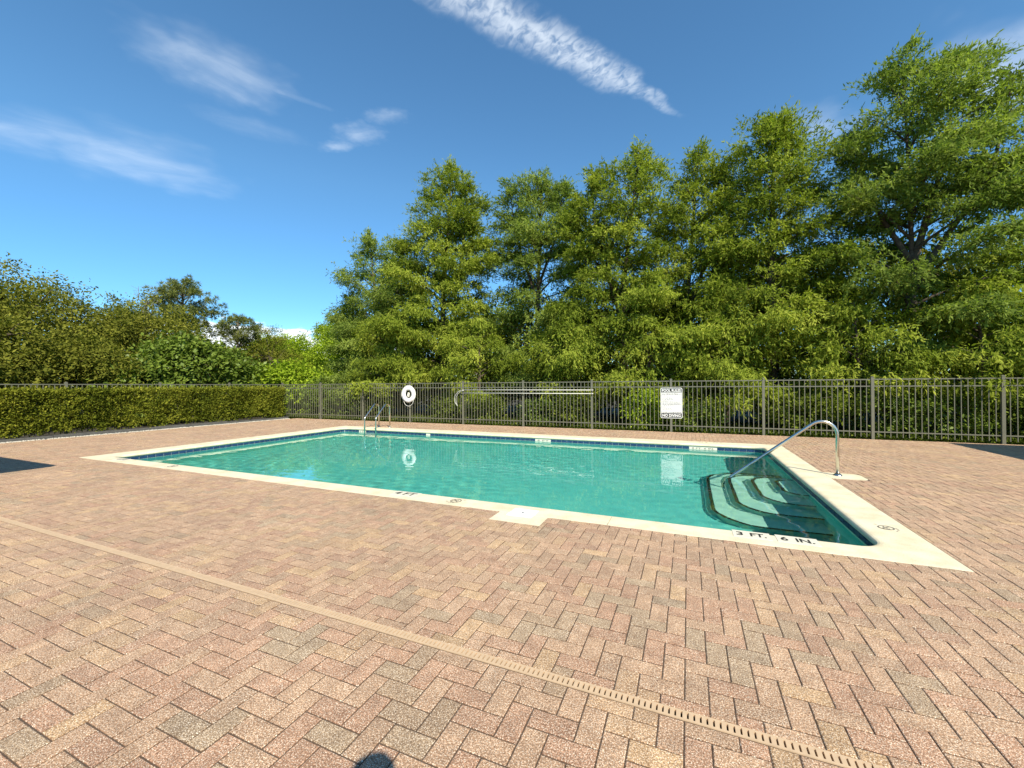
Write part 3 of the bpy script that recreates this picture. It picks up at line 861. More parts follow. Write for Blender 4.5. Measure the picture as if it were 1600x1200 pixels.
# ------------------------------------------------------------------ life ring
RXC, RZC, RY = -10.22, 1.12, FY - .11
lr = thing('life_ring', 'white life ring with rope hung on the fence behind the pool ladder', 'life ring', (RXC, RY, RZC))
g = MB(); nT, nt_ = 36, 14
for k in range(nT):
    a = 2 * math.pi * k / nT
    for j in range(nt_):
        b = 2 * math.pi * j / nt_; rr = .236 + .086 * math.cos(b) ; yy = .062 * math.sin(b)
        g.v.append((RXC + rr * math.cos(a), RY + yy, RZC + rr * 1.04 * math.sin(a)))
for k in range(nT):
    for j in range(nt_):
        g.f.append((k * nt_ + j, ((k + 1) % nT) * nt_ + j, ((k + 1) % nT) * nt_ + (j + 1) % nt_, k * nt_ + (j + 1) % nt_))
part('ring_body', g, MT['white_plastic'], lr, True)
for q in range(4):
    a = rad(45 + 90 * q); g = MB(); pts = []
    for j in range(15):
        b = 2 * math.pi * j / 14; rr = .236 + .091 * math.cos(b); pts.append((RXC + rr * math.cos(a), RY + .067 * math.sin(b), RZC + rr * 1.04 * math.sin(a)))
    for da in (-.09, -.03, .03, .09):
        for j in range(14):
            b = 2 * math.pi * j / 14; rr = .236 + .091 * math.cos(b); g.v.append((RXC + rr * math.cos(a + da), RY + .067 * math.sin(b), RZC + rr * 1.04 * math.sin(a + da)))
    for k in range(3):
        for j in range(14): g.f.append((k * 14 + j, (k + 1) * 14 + j, (k + 1) * 14 + (j + 1) % 14, k * 14 + (j + 1) % 14))
    part('band', g, MT['white_paint'], lr, True)
g = MB()
for q in range(4):
    a0, a1 = rad(45 + 90 * q), rad(135 + 90 * q); pts = []
    sag = .06 if q != 2 else .13
    for k in range(13):
        u = k / 12; a = a0 + (a1 - a0) * u; rr = .325 + sag * 4 * u * (1 - u) * (.25 if q != 2 else 1); pts.append((RXC + rr * math.cos(a), RY - .01, RZC + rr * 1.04 * math.sin(a)))
    g.tube(pts, .009, 6)
part('grab_rope', g, MT['rope'], lr, True)
# coil of throwing line and hanger in the middle of the ring
g = MB(); pts = []
for k in range(50):
    a = 2 * math.pi * k / 16; pts.append((RXC - .01 + .032 * math.cos(a), RY + .03 - .0012 * k, RZC - .02 + .085 * math.sin(a)))
g.tube(pts, .010, 6); part('throw_line', g, MT['rope'], lr, True)
g = MB(); g.box(RXC - .012, RXC + .012, RY + .02, FY - .032, RZC + .05, RZC + .075); g.box(RXC - .035, RXC + .035, FY - .045, FY - .033, RZC - .12, RZC + .16); part('hanger', g, MT['fence'], lr)

# ------------------------------------------------------------------ life hook and spare pole
PY = FY - .085
lh = thing('life_hook', 'long white pole with a curved rescue hook at its left end, upper of two', 'life hook', (-5.3, PY, 1.285))
g = MB(); g.tube([(-7.72, PY, 1.288), (-2.86, PY, 1.278)], .0135, 10); part('pole', g, MT['pole_paint'], lh, True)
g = MB()
hook = [(-7.72, 1.288), (-7.86, 1.27), (-7.99, 1.20), (-8.09, 1.08), (-8.13, .95), (-8.10, .82), (-8.03, .72), (-7.985, .685)]
inner = [(-7.985, .685), (-8.03, .76), (-8.055, .88), (-8.05, 1.0), (-7.99, 1.12), (-7.90, 1.20), (-7.80, 1.245), (-7.72, 1.272)]
g.tube([(x, PY, z) for x, z in hook], .009, 8); g.tube([(x, PY - .004, z) for x, z in inner], .008, 8); part('hook', g, MT['pole_paint'], lh, True)
sp_ = thing('spare_pole', 'straight white pole hung just below the rescue hook pole', 'pole', (-5.3, PY, 1.168))
g = MB(); g.tube([(-7.74, PY, 1.172), (-2.86, PY, 1.160)], .0135, 10); part('pole', g, MT['pole_paint'], sp_, True)
for i_, x in enumerate((-7.80, -5.36, -2.92)):
    br = thing('pole_bracket', ('small grey bracket holding the left ends of the two white poles', 'small grey bracket holding the middle of the two white poles', 'small grey bracket holding the right ends of the two white poles')[i_], 'bracket', (x, FY - .04, 1.22), 'brackets holding the rescue poles')
    g = MB(); g.box(x - .02, x + .02, FY - .045, FY - .033, 1.12, 1.33); part('back_plate', g, MT['fence'], br)
    for z in (1.139, 1.256):
        g = MB(); g.box(x - .015, x + .015, FY - .11, FY - .046, z, z + .012); g.box(x - .015, x + .015, FY - .118, FY - .11, z, z + .03); part('arm', g, MT['fence'], br)

# ------------------------------------------------------------------ foliage machinery
def leaves(name, P, D, L, Wd, tint, mat, parent=None, N=None):
    """many small leaf faces; P base points, D unit directions, L lengths, Wd widths"""
    n = len(P); rnd = NR.normal(size=(n, 3)) if N is None else N; side = np.cross(D, rnd); side /= np.linalg.norm(side, axis=1)[:, None] + 1e-9
    L = L[:, None]; Wd = Wd[:, None]
    a = P; b = P + D * L * .45 + side * Wd * .5; c_ = P + D * L; d = P + D * L * .45 - side * Wd * .5
    v = np.stack([a, b, c_, d], 1).reshape(-1, 3)
    if parent is not None: v = v - np.array(ORG[parent])
    q = np.arange(4 * n).reshape(n, 4)
    me = np_mesh(name, v, q, mat)
    at = me.attributes.new('tint', 'FLOAT', 'FACE'); at.data.foreach_set('value', np.clip(tint, 0, 1).astype(np.float32))
    return link(name, me, parent)
def unit(a): return a / (np.linalg.norm(a, axis=1)[:, None] + 1e-9)

def prof_at(prof, t):
    for (t0, r0), (t1, r1) in zip(prof, prof[1:]):
        if t <= t1: return r0 + (r1 - r0) * (t - t0) / max(1e-6, t1 - t0)
    return prof[-1][1]

def cypress(label, base, stems, seed, per=72, mat='cypress', spacing=.17, blade=.24, droop=.8, dens=1.0, group='cypress trees behind the fence', wind=(0, 0)):
    """stems: list of (points from bottom to top, profile of crown radius along it, trunk radius)"""
    r = random.Random(seed); nr = np.random.default_rng(seed)
    t = thing('bald_cypress', label, 'tree', base, group)
    tr = MB(); C, CD, CR, CT, CF = [], [], [], [], []
    for pts, prof, r0 in stems:
        pts = [Vector(p) for p in pts]
        seg = [0]
        for a, b in zip(pts, pts[1:]): seg.append(seg[-1] + (b - a).length)
        tot = seg[-1]
        def at(d):
            for k in range(len(pts) - 1):
                if d <= seg[k + 1]: return pts[k].lerp(pts[k + 1], (d - seg[k]) / (seg[k + 1] - seg[k]))
            return pts[-1]
        nn = 12
        tr.tube([at(tot * k / nn) for k in range(nn + 1)], [max(.012, r0 * (1 - .93 * k / nn)) for k in range(nn + 1)], 8)
        d = tot * prof[0][0]; az = r.uniform(0, 6.28)
        while d < tot:
            f = d / tot; Rr = prof_at(prof, f) * r.uniform(.70, 1.15)
            if f > .9: Rr *= .62
            if r.random() < .10: Rr *= 1.18
            az += 2.4 + r.uniform(-.5, .5)
            rise = r.uniform(.05, .40) + .85 * f
            o = at(d); dirh = Vector((math.cos(az) + wind[0], math.sin(az) + wind[1], 0)); dirh.normalize()
            pl = [o]; nseg = max(3, int(Rr / .45)); cur = Vector(o); el = rise
            for q in range(nseg):
                el -= (rise + .35) / nseg * (.55 if f < .8 else .25)
                cur = cur + (dirh * math.cos(el) + Vector((0, 0, math.sin(el)))) * (Rr / nseg) + Vector((r.gauss(0, .03), r.gauss(0, .03), r.gauss(0, .03)))
                pl.append(Vector(cur))
            tr.tube(pl, [max(.006, (.012 + .014 * Rr) * (1 - .8 * k / nseg)) for k in range(len(pl))], 4, False)
            ncl = max(3, int(dens * (4 + 4.2 * Rr * Rr)))
            tl = r.gauss(.5, .15); side = dirh.cross(Vector((0, 0, 1)))
            for q in range(ncl):
                u = (.18 + .85 * math.sqrt((q + r.random()) / ncl)) if Rr > .6 else r.uniform(.1, 1.05)
                k = min(int(u * nseg), nseg - 1); p = pl[k].lerp(pl[k + 1], u * nseg - k)
                lw = r.gauss(0, .34) * min(1.15, Rr * .62) * (.35 + .65 * u)
                C.append(p + side * lw + Vector((0, 0, r.gauss(0, .05) - .22 * lw * lw))); CD.append((dirh + side * lw * .5).normalized()); CR.append(min(.19, .055 + .085 * Rr)); CT.append(tl + r.gauss(0, .12)); CF.append(p.z)
            d += spacing * r.uniform(.6, 1.4)
    part('trunk', tr, MT['bark'], t, True)
    C = np.array([tuple(q) for q in C]); CD = np.array([tuple(q) for q in CD]); CR = np.array(CR); CT = np.array(CT); CF = np.array(CF)
    dr_ = np.repeat(np.interp(CF, [1.0, 5.0, 10.0], [1.0, .75, .15]) * droop, 9)
    n = len(C); m_ = per
    # each cluster is a handful of hanging twigs, each twig carries narrow blades
    tw = 9; bl = max(4, m_ // tw)
    tpos = np.repeat(C, tw, 0) + nr.normal(size=(n * tw, 3)) * np.repeat(CR, tw)[:, None] * np.array([1, 1, .45])
    tdir = unit(np.repeat(CD, tw, 0) * .75 + nr.normal(size=(n * tw, 3)) * .50 + np.stack([np.full(n * tw, wind[0] * .8), np.full(n * tw, wind[1] * .8), .22 - dr_ * .80], 1))
    tlen = nr.uniform(.20, .46, n * tw)
    u = nr.uniform(0, 1, (n * tw, bl))
    P = tpos[:, None, :] + tdir[:, None, :] * (tlen[:, None] * u)[:, :, None]
    P[:, :, 2] -= (u ** 2) * .20 * dr_[:, None]
    D = tdir[:, None, :] * .55 + nr.normal(size=(n * tw, bl, 3)) * .40 + np.stack([np.zeros(n * tw), np.zeros(n * tw), .10 - .50 * dr_], 1)[:, None, :]
    P = P.reshape(-1, 3); D = unit(D.reshape(-1, 3)); k = len(P)
    Np = unit(np.repeat(np.repeat(CD, tw, 0) * .55 + np.array([0, 0, .75]) + nr.normal(size=(n * tw, 3)) * .30, bl, 0) + nr.normal(size=(k, 3)) * .35)
    tint = np.repeat(np.repeat(CT, tw) + nr.normal(size=n * tw) * .10, bl) + nr.normal(size=k) * .10
    keep = P[:, 2] > .05
    P, D, tint, Np = P[keep], D[keep], tint[keep], Np[keep]; k = len(P)
    leaves('crown', P, D, nr.uniform(.6, 1.25, k) * blade * .62, nr.uniform(.026, .050, k), tint, MT[mat], t, Np)
    return t

def cloud_points(blobs, ncl, nr, shell=.55):
    """cluster centres through a union of ellipsoids, denser near the surface"""
    vol = np.array([b[3] * b[4] * b[5] for b in blobs]) ** .67; pick = nr.choice(len(blobs), ncl, p=vol / vol.sum())
    B = np.array(blobs)[pick]; d = unit(nr.normal(size=(ncl, 3))); rr = nr.uniform(shell ** 3, 1, ncl) ** (1 / 3)
    return B[:, :3] + d * B[:, 3:6] * rr[:, None], d

def broadleaf(name, label, cat, base, trunk_pts, trunk_r, blobs, ncl, per, leaf, seed, mat, group=None, spread=.28, aspect=.5, bark='bark', shell=.55, droop=.25, zmin=.02, limbs=14):
    nr = np.random.default_rng(seed); r = random.Random(seed)
    t = thing(name, label, cat, base, group)
    C, d = cloud_points(blobs, ncl, nr, shell)
    tr = MB(); tp = [Vector(p) for p in trunk_pts]
    tr.tube(tp, [trunk_r * (1 - .6 * k / (len(tp) - 1)) for k in range(len(tp))], 8)
    for k in range(limbs):
        e = Vector(C[r.randrange(ncl)]); st = tp[r.randrange(max(1, len(tp) // 2), len(tp))]; mid = st.lerp(e, .5) + Vector((r.gauss(0, .1), r.gauss(0, .1), .15 * (e - st).length))
        tr.tube([st, st.lerp(mid, .5), mid, e], [trunk_r * .34, trunk_r * .26, trunk_r * .16, .012], 5, False)
    part('trunk' if cat == 'tree' else 'stems', tr, MT[bark], t, True)
    ct = nr.normal(.5, .16, ncl)
    P = np.repeat(C, per, 0) + nr.normal(size=(ncl * per, 3)) * spread * np.array([1, 1, .6])
    D = unit(np.repeat(d, per, 0) * .7 + nr.normal(size=(ncl * per, 3)) * .8 + np.array([0, 0, -droop]))
    keep = P[:, 2] > zmin; P, D = P[keep], D[keep]; k = len(P)
    tint = np.repeat(ct, per)[keep] + nr.normal(size=k) * .13
    L = nr.uniform(.65, 1.25, k) * leaf
    leaves('crown' if cat == 'tree' else 'leaves', P, D, L, L * aspect * nr.uniform(.8, 1.2, k), tint, MT[mat], t, unit(np.repeat(d, per, 0)[keep] * .6 + np.array([0, 0, .7]) + nr.normal(size=(k, 3)) * .5))
    return t

# ------------------------------------------------------------------ cypress row behind the fence
V = Vector
FULL = [(.05, 2.6), (.25, 2.9), (.5, 2.3), (.75, 1.35), (.92, .65), (1, .12)]
cypress('pointed cypress tree left of centre, behind the life ring', (-11.0, 17.6, 0),
        [([(-11.4, 17.6, 0), (-11.3, 17.6, 6), (-10.9, 17.5, 9.5), (-10.72, 17.5, 12.4)], [(.05, 2.9), (.25, 3.2), (.5, 2.9), (.68, 2.25), (.82, 1.45), (.92, .75), (1, .12)], .22),
         ([(-10.7, 17.5, 5), (-9.9, 17.2, 8.2), (-9.55, 17.1, 11.0)], [(.2, 1.1), (.7, .8), (1, .15)], .08)], 21, spacing=.145)
cypress('low bushy cypress with two rounded heads at the left end of the row', (-15.3, 17.6, 0),
        [([(-15.2, 17.6, 0), (-15.5, 17.6, 5), (-15.85, 17.4, 9.6)], [(.05, 2.5), (.3, 2.7), (.6, 2.0), (.85, 1.2), (1, .25)], .17),
         ([(-15.4, 17.6, 1), (-16.6, 17.5, 4.2), (-17.3, 17.4, 6.6)], [(.1, 1.6), (.5, 1.4), (.8, .9), (1, .2)], .09),
         ([(-14.8, 17.5, 2), (-13.8, 17.0, 5.4), (-13.3, 16.8, 8.6)], [(.1, 1.8), (.5, 1.5), (.8, .9), (1, .2)], .10)], 22, spacing=.16, mat='cypress_cool')
cypress('round topped cypress tree second from the left of the tall row', (-6.7, 18.6, 0),
        [([(-6.7, 18.6, 0), (-6.6, 18.6, 6), (-6.35, 18.5, 11.3)], [(.05, 2.7), (.3, 2.8), (.5, 2.3), (.7, 2.1), (.9, 1.5), (1, .45)], .20),
         ([(-6.6, 18.5, 5.5), (-7.6, 18.4, 8.5), (-8.0, 18.3, 11.3)], [(.3, 1.1), (.7, .8), (1, .2)], .09),
         ([(-6.6, 18.5, 6.0), (-5.5, 18.3, 8.6), (-5.2, 18.3, 10.6)], [(.3, 1.0), (.7, .8), (1, .2)], .08)], 23, spacing=.17, mat='cypress_cool')
cypress('wide cypress with ragged windblown top in the middle of the row', (-2.4, 17.1, 0),
        [([(-2.4, 17.1, 0), (-2.4, 17.1, 5.5), (-1.7, 17.0, 10.9)], [(.05, 2.8), (.25, 2.9), (.5, 2.5), (.7, 2.0), (.9, 1.0), (1, .25)], .21),
         ([(-2.4, 17.0, 4), (-3.5, 16.9, 7.5), (-3.55, 16.8, 10.2)], [(.15, 1.5), (.6, 1.15), (.85, .7), (1, .2)], .11),
         ([(-2.4, 17.0, 5), (-4.1, 17.0, 7.4), (-4.4, 17.0, 9.3)], [(.3, 1.0), (.7, .8), (1, .2)], .08)], 24, spacing=.16, wind=(.10, 0))
cypress('slim cypress with a narrow leaning tip right of the ragged one', (.1, 17.6, 0),
        [([(.1, 17.6, 0), (.0, 17.6, 5), (.45, 17.5, 10.6)], [(.05, 2.4), (.3, 2.4), (.55, 1.9), (.8, 1.15), (1, .2)], .17),
         ([(.1, 17.5, 4.5), (1.0, 17.4, 7.2), (1.2, 17.4, 9.7)], [(.3, 1.0), (.7, .7), (1, .15)], .08)], 25, spacing=.16, wind=(.08, 0))
cypress('tall dense cypress with a rounded crown tip, behind the bent handrail', (2.75, 17.1, 0),
        [([(2.75, 17.1, 0), (2.75, 17.1, 6), (2.88, 17.0, 10.75)], [(.05, 2.5), (.3, 2.4), (.5, 2.1), (.7, 1.85), (.85, 1.45), (.94, .85), (1, .22)], .22)], 26, spacing=.10)
cypress('tallest airy cypress with spreading bare limbs at the right', (6.5, 16.6, 0),
        [([(6.5, 16.6, 0), (6.4, 16.6, 6), (6.2, 16.5, 11.6)], [(.06, 2.6), (.25, 2.8), (.45, 2.6), (.65, 2.4), (.85, 1.6), (1, .4)], .13),
         ([(6.4, 16.6, 5.0), (7.2, 16.5, 8.4), (7.4, 16.4, 11.3)], [(.3, 1.6), (.6, 1.2), (.85, .75), (1, .2)], .11),
         ([(6.4, 16.6, 4.5), (8.2, 16.5, 7.6), (8.6, 16.4, 10.3)], [(.3, 1.6), (.6, 1.2), (.85, .8), (1, .2)], .10),
         ([(6.4, 16.6, 5.2), (5.2, 16.5, 7.6), (4.75, 16.4, 9.4)], [(.3, 1.2), (.6, .95), (.85, .7), (1, .2)], .09)], 27, spacing=.20, mat='cypress_cool', wind=(.18, 0), droop=.55)
cypress('cypress at the right edge, partly cut off by the frame', (10.4, 16.8, 0),
        [([(10.4, 16.8, 0), (10.3, 16.8, 5), (10.0, 16.7, 10.2)], [(.05, 2.6), (.3, 2.5), (.6, 1.7), (.85, .9), (1, .2)], .2)], 28, spacing=.2, wind=(.12, 0))
# younger cypresses with skirts hanging close to the fence
YG = 'young cypresses hanging over the fence line'
for i_, (x, y, h, rr, lab) in enumerate([(-13.2, 15.6, 4.6, 1.7, 'young feathery cypress close behind the fence, left of the life ring'),
        (-8.4, 15.8, 4.4, 1.7, 'young feathery cypress close behind the fence at the hook end of the poles'),
        (-4.3, 15.7, 4.3, 1.7, 'young bright cypress close behind the fence at the right half of the poles'),
        (-1.4, 15.5, 4.0, 1.6, 'young bright cypress just left of and behind the pool rules sign'),
        (1.2, 15.5, 4.0, 1.6, 'young cypress close behind the fence just right of the rules sign'),
        (4.6, 15.4, 3.9, 1.6, 'young cypress close behind the fence, behind the tallest bend of the handrail'),
        (7.3, 15.4, 4.2, 1.7, 'young cypress close behind the last fence panel on the right')]):
    cypress(lab, (x, y, 0), [([(x, y, 0), (x + .1, y, h * .5), (x, y, h)], [(.24, rr), (.42, rr * 1.05), (.68, rr * .78), (.9, rr * .4), (1, .1)], .09)], 40 + i_, spacing=.13, per=72, group=YG, droop=1.0)

# ------------------------------------------------------------------ darker broadleaf trees filling the wood behind
BG = 'dark trees in the wood behind the cypress row'
for i_, (x, y, h, rr, lab) in enumerate([(-14.5, 22.5, 6.6, 3.2, 'dark broadleaf tree behind the left end of the cypress row'),
        (-9.0, 23.0, 7.2, 3.2, 'dark broadleaf tree in the gap behind the pointed cypress'),
        (-4.6, 22.5, 6.2, 3.0, 'dark broadleaf tree behind the round topped cypress'),
        (-.6, 22.0, 7.2, 3.0, 'dark broadleaf tree deep behind the pool rules sign'),
        (3.6, 21.5, 7.9, 3.2, 'dark broadleaf tree behind the dense rounded cypress'),
        (7.8, 21.0, 7.6, 3.2, 'dark broadleaf tree behind the tallest airy cypress'),
        (12.2, 20.5, 7.8, 3.2, 'dark broadleaf tree beyond the right edge of the cypress row')]):
    broadleaf('woodland_tree', lab, 'tree', (x, y, 0), [(x, y, 0), (x, y, h * .4), (x + .2, y, h * .8)], .18,
              [(x, y, h * .45, rr, 2.2, h * .46), (x - 1, y - .4, h * .70, rr * .6, 1.7, h * .28), (x + 1.1, y, h * .66, rr * .6, 1.7, h * .30)], 330, 40, .20, 60 + i_, 'broad', BG, .30)

UG = 'shrubs growing against the back of the fence'
shr = [(-16.6, 14.7, 1.9, .9, 'vine', 'leafy vine shrub behind the fence corner by the hedge end'), (-14.9, 14.6, 1.5, .8, 'vine', 'leafy shrub behind the fence just right of the corner'),
       (-13.0, 14.5, 1.2, .8, 'under', 'low shrub behind the fence left of the pool ladder'), (-9.1, 14.5, .9, .8, 'under', 'low shrub behind the fence right of the life ring'),
       (-7.4, 14.4, 1.0, .9, 'under', 'low shrub behind the fence under the rescue hook'), (-5.0, 14.4, .9, .9, 'vine', 'low shrub behind the fence under the middle of the white poles'),
       (-3.9, 14.3, 1.2, .9, 'under', 'shrub behind the fence under the right end of the poles'), (-1.4, 14.2, 1.25, .62, 'lime', 'bright yellow green shrub behind the fence left of the rules sign'),
       (.2, 14.2, .75, .8, 'vine', 'low bright shrub behind the fence at the foot of the rules sign'), (2.9, 14.5, 1.1, .9, 'under', 'dark shrub behind the fence beyond the handrail'),
       (4.9, 14.4, 1.25, .9, 'vine', 'shrub behind the fence panel right of the handrail'), (6.0, 14.3, 1.1, .9, 'vine', 'broad shrub behind the last full fence panel on the right'), (8.2, 14.5, 1.3, .9, 'under', 'shrub behind the fence at the right edge')]
for i_, (x, y, h, rr, mt, lab) in enumerate(shr):
    broadleaf('shrub', lab, 'shrub', (x, y, 0), [(x, y, 0), (x + .05, y, h * .4), (x, y, h * .75)], .03,
              [(x, y, h * .48, rr, .55, h * .50), (x + .35 * rr, y + .1, h * .7, rr * .5, .4, h * .32)], 110, 36, .11, 90 + i_, mt, UG, .12, limbs=10)

# ------------------------------------------------------------------ left side: hedge, bed, woodland
g = MB(); g.box(-17.45, -16.655, -4.0, 13.2, -.07, -.02); struct('planting_bed', g, MT['mulch'])
hd = thing('clipped_hedge', 'long clipped yellow green hedge along the left side of the deck', 'hedge', (-17.1, 5, 0))
nr = np.random.default_rng(77)
HX0, HX1, HY0, HY1, HT = -17.42, -16.86, -3.5, 13.02, 1.365
def hedge_leaves():
    C = []; Nn = []
    def add(n, fx, nrm):
        C.append(fx(n)); Nn.append(np.tile(np.array(nrm, float), (n, 1)))
    add(5200, lambda n: np.stack([HX1 - nr.uniform(0, .16, n) ** 1.0, nr.uniform(HY0, HY1, n), nr.uniform(.10, HT, n)], 1), (1, 0, .2))
    add(1500, lambda n: np.stack([nr.uniform(HX0, HX1, n), nr.uniform(HY0, HY1, n), HT - nr.uniform(0, .08, n)], 1), (0.1, 0, 1))
    add(260, lambda n: np.stack([nr.uniform(HX0, HX1, n), HY1 - nr.uniform(0, .12, n), nr.uniform(.1, HT, n)], 1), (0, 1, .2))
    add(260, lambda n: np.stack([nr.uniform(HX0, HX1, n), HY0 + nr.uniform(0, .12, n), nr.uniform(.1, HT, n)], 1), (0, -1, .2))
    add(1500, lambda n: np.stack([nr.uniform(HX0 + .05, HX1 - .15, n), nr.uniform(HY0, HY1, n), nr.uniform(.12, HT - .06, n)], 1), (0, 0, 1))
    C = np.concatenate(C); Nn = np.concatenate(Nn)
    # uneven face: bulges and hollows along the hedge, ragged foot
    bul = .055 * np.sin(C[:, 1] * 3.1 + 2 * np.sin(C[:, 2] * 3)) + .04 * np.sin(C[:, 1] * 7.7 + C[:, 2] * 6)
    C[:, 0] += bul * (C[:, 0] > HX1 - .2)
    foot = .10 + .11 * (.5 + .5 * np.sin(C[:, 1] * 2.3 + np.sin(C[:, 1] * 5.1)))
    C = C[C[:, 2] > foot]; Nn = Nn[:len(C)] if False else Nn[(np.arange(len(foot)))[:]][: len(foot)][(C[:, 2] > -1)] if False else Nn[: len(C)]
    per = 16; k = len(C) * per
    P = np.repeat(C, per, 0) + nr.normal(size=(k, 3)) * .045
    D = unit(np.repeat(Nn, per, 0) * .55 + nr.normal(size=(k, 3)) * .7 + np.array([0, 0, .25]))
    patchy = .12 * np.sin(P[:, 1] * 1.7) + .10 * np.sin(P[:, 1] * 4.3 + 1)
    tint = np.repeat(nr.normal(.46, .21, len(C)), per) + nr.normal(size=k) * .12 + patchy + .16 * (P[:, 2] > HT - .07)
    L = nr.uniform(.042, .088, k)
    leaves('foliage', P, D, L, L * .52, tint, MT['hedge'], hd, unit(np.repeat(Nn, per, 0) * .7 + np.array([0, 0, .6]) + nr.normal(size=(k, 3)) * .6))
hedge_leaves()
g = MB(); r = random.Random(5); y = HY0 + .1
while y < HY1:
    for q in range(r.choice((1, 2, 2, 3))):
        x0 = HX1 - r.uniform(.10, .35); yy = y + r.uniform(-.1, .1)
        g.tube([(x0, yy, -.04), (x0 + r.uniform(-.03, .05), yy + r.uniform(-.06, .06), .22), (x0 + r.uniform(-.08, .06), yy + r.uniform(-.2, .2), .9 + r.random() * .3)], [.016, .012, .005], 5, False)
    y += r.uniform(.45, .8)
st_ = part('stems', g, MT['bark_grey'], hd, True); st_['kind'] = 'stuff'
y = -4.0; k = 0
ed = thing('landscape_edging', 'dark low edging board at the foot of the clipped hedge', 'edging', (-16.68, 5, 0))
while y < 13.1:
    e = min(y + 2.4, 13.1); g = MB(); g.box(-16.70 + .006 * (k % 2), -16.655 + .006 * (k % 2), y, e - .012, -.07, .085 + .012 * ((k * 7) % 3)); part('edging_board', g, MT['edging'], ed); y = e; k += 1
# strip of white pebbles between edging and pavers
ico_v = [(0, 0, 1), (.9, 0, .3), (.28, .85, .3), (-.72, .53, .3), (-.72, -.53, .3), (.28, -.85, .3), (0, 0, -.6)]
ico_f = [(0, 1, 2), (0, 2, 3), (0, 3, 4), (0, 4, 5), (0, 5, 1), (6, 2, 1), (6, 3, 2), (6, 4, 3), (6, 5, 4), (6, 1, 5)]
g = MB(); r = random.Random(8)
for k in range(2400):
    x, y = -16.59 + r.gauss(0, .035), r.uniform(-3.9, 13.05); sc = r.uniform(.014, .040); a = r.uniform(0, 6.28); ca, sa = math.cos(a), math.sin(a); b0 = len(g.v); ex = r.uniform(.8, 1.4)
    if not -16.645 < x < -16.42: continue
    g.v += [(x + sc * (ex * vx * ca - vy * sa), y + sc * (ex * vx * sa + vy * ca), -.012 + sc * .75 * vz + r.uniform(0, .01)) for vx, vy, vz in ico_v]; g.f += [tuple(b0 + q for q in f) for f in ico_f]
struct('white_pebbles', g, MT['pebble'], True, 'stuff')

def oak(label, x, y, h, rr, ncl, seed, mat='broad', per=80, leaf=.125, group='olive green oaks beyond the hedge', spread=.25, name='oak_tree'):
    r = random.Random(seed); blobs = [(x, y, h * .42, rr, rr, h * .42)]
    for k in range(9):
        a = r.uniform(0, 6.28); q = rr * r.uniform(.35, .75); zz = h * r.uniform(.5, .80); s_ = r.uniform(.28, .46) * rr
        blobs.append((x + q * math.cos(a), y + q * math.sin(a), min(zz, h - s_ * .8), s_, s_, s_ * .8))
    blobs.append((x, y, h - rr * .30, rr * .42, rr * .42, rr * .30))
    return broadleaf(name, label, 'tree', (x, y, 0), [(x, y, 0), (x + .2, y, h * .3), (x, y + .1, h * .6)], .28, blobs, ncl, per, leaf, seed, mat, group, spread, limbs=22)
oak('large olive green oak rising at the left edge above the hedge', -26.0, 7.2, 7.0, 4.2, 620, 121)
oak('wide olive green oak right of the edge oak, below the dead twigs', -26.5, 12.0, 6.35, 3.7, 560, 122)
oak('olive green oak sloping down towards the tall pine', -28.0, 15.4, 5.0, 2.6, 400, 123)
oak('low dark oak close behind the hedge at the left edge', -21.6, 5.0, 4.0, 2.6, 330, 124, leaf=.13, spread=.26)
oak('low dark oak close behind the middle of the hedge', -21.8, 8.4, 3.6, 2.4, 300, 125, leaf=.13, spread=.26)
oak('small round oak between the far pine and the bright trees', -35.0, 25.6, 6.9, 3.2, 380, 126)
oak('olive oak filling the skyline between the two pines', -37.0, 20.6, 4.9, 2.6, 280, 127)
# big leaved vine thicket and bright trees near the fence corner
broadleaf('leafy_thicket', 'large leaved green thicket right behind the hedge in front of the pine', 'shrub', (-20.6, 11.2, 0), [(-20.6, 11.2, 0), (-20.6, 11.2, 1.4), (-20.6, 11.3, 2.6)], .10,
          [(-20.8, 11.2, 1.9, 1.7, 2.2, 1.85), (-20.4, 9.4, 1.2, 1.2, 1.5, 1.2), (-20.6, 13.0, 1.6, 1.3, 1.6, 1.5), (-20.7, 10.8, 3.0, .9, 1.1, .75)], 560, 40, .19, 131, 'vine', None, .26, .62, limbs=20)
broadleaf('leafy_thicket', 'low bright green thicket behind the hedge end at the fence corner', 'shrub', (-19.6, 15.4, 0), [(-19.6, 15.4, 0), (-19.6, 15.4, 1.2), (-19.6, 15.4, 2.2)], .08,
          [(-19.6, 15.4, 1.35, 1.5, 1.6, 1.4), (-18.4, 16.2, 1.1, 1.2, 1.2, 1.2), (-20.6, 14.2, 1.3, 1.2, 1.3, 1.3)], 380, 40, .17, 132, 'lime', None, .24, .6, limbs=14)
oak('bright yellow green spreading tree beyond the fence corner', -41.0, 32.0, 7.2, 5.0, 620, 133, 'lime', 60, .24, 'bright green trees beyond the fence corner', .40, 'bright_tree')
oak('bright yellow green tree touching the left end of the cypress row', -30.3, 30.6, 9.0, 4.0, 640, 134, 'lime', 60, .21, 'bright green trees beyond the fence corner', .26, 'bright_tree')
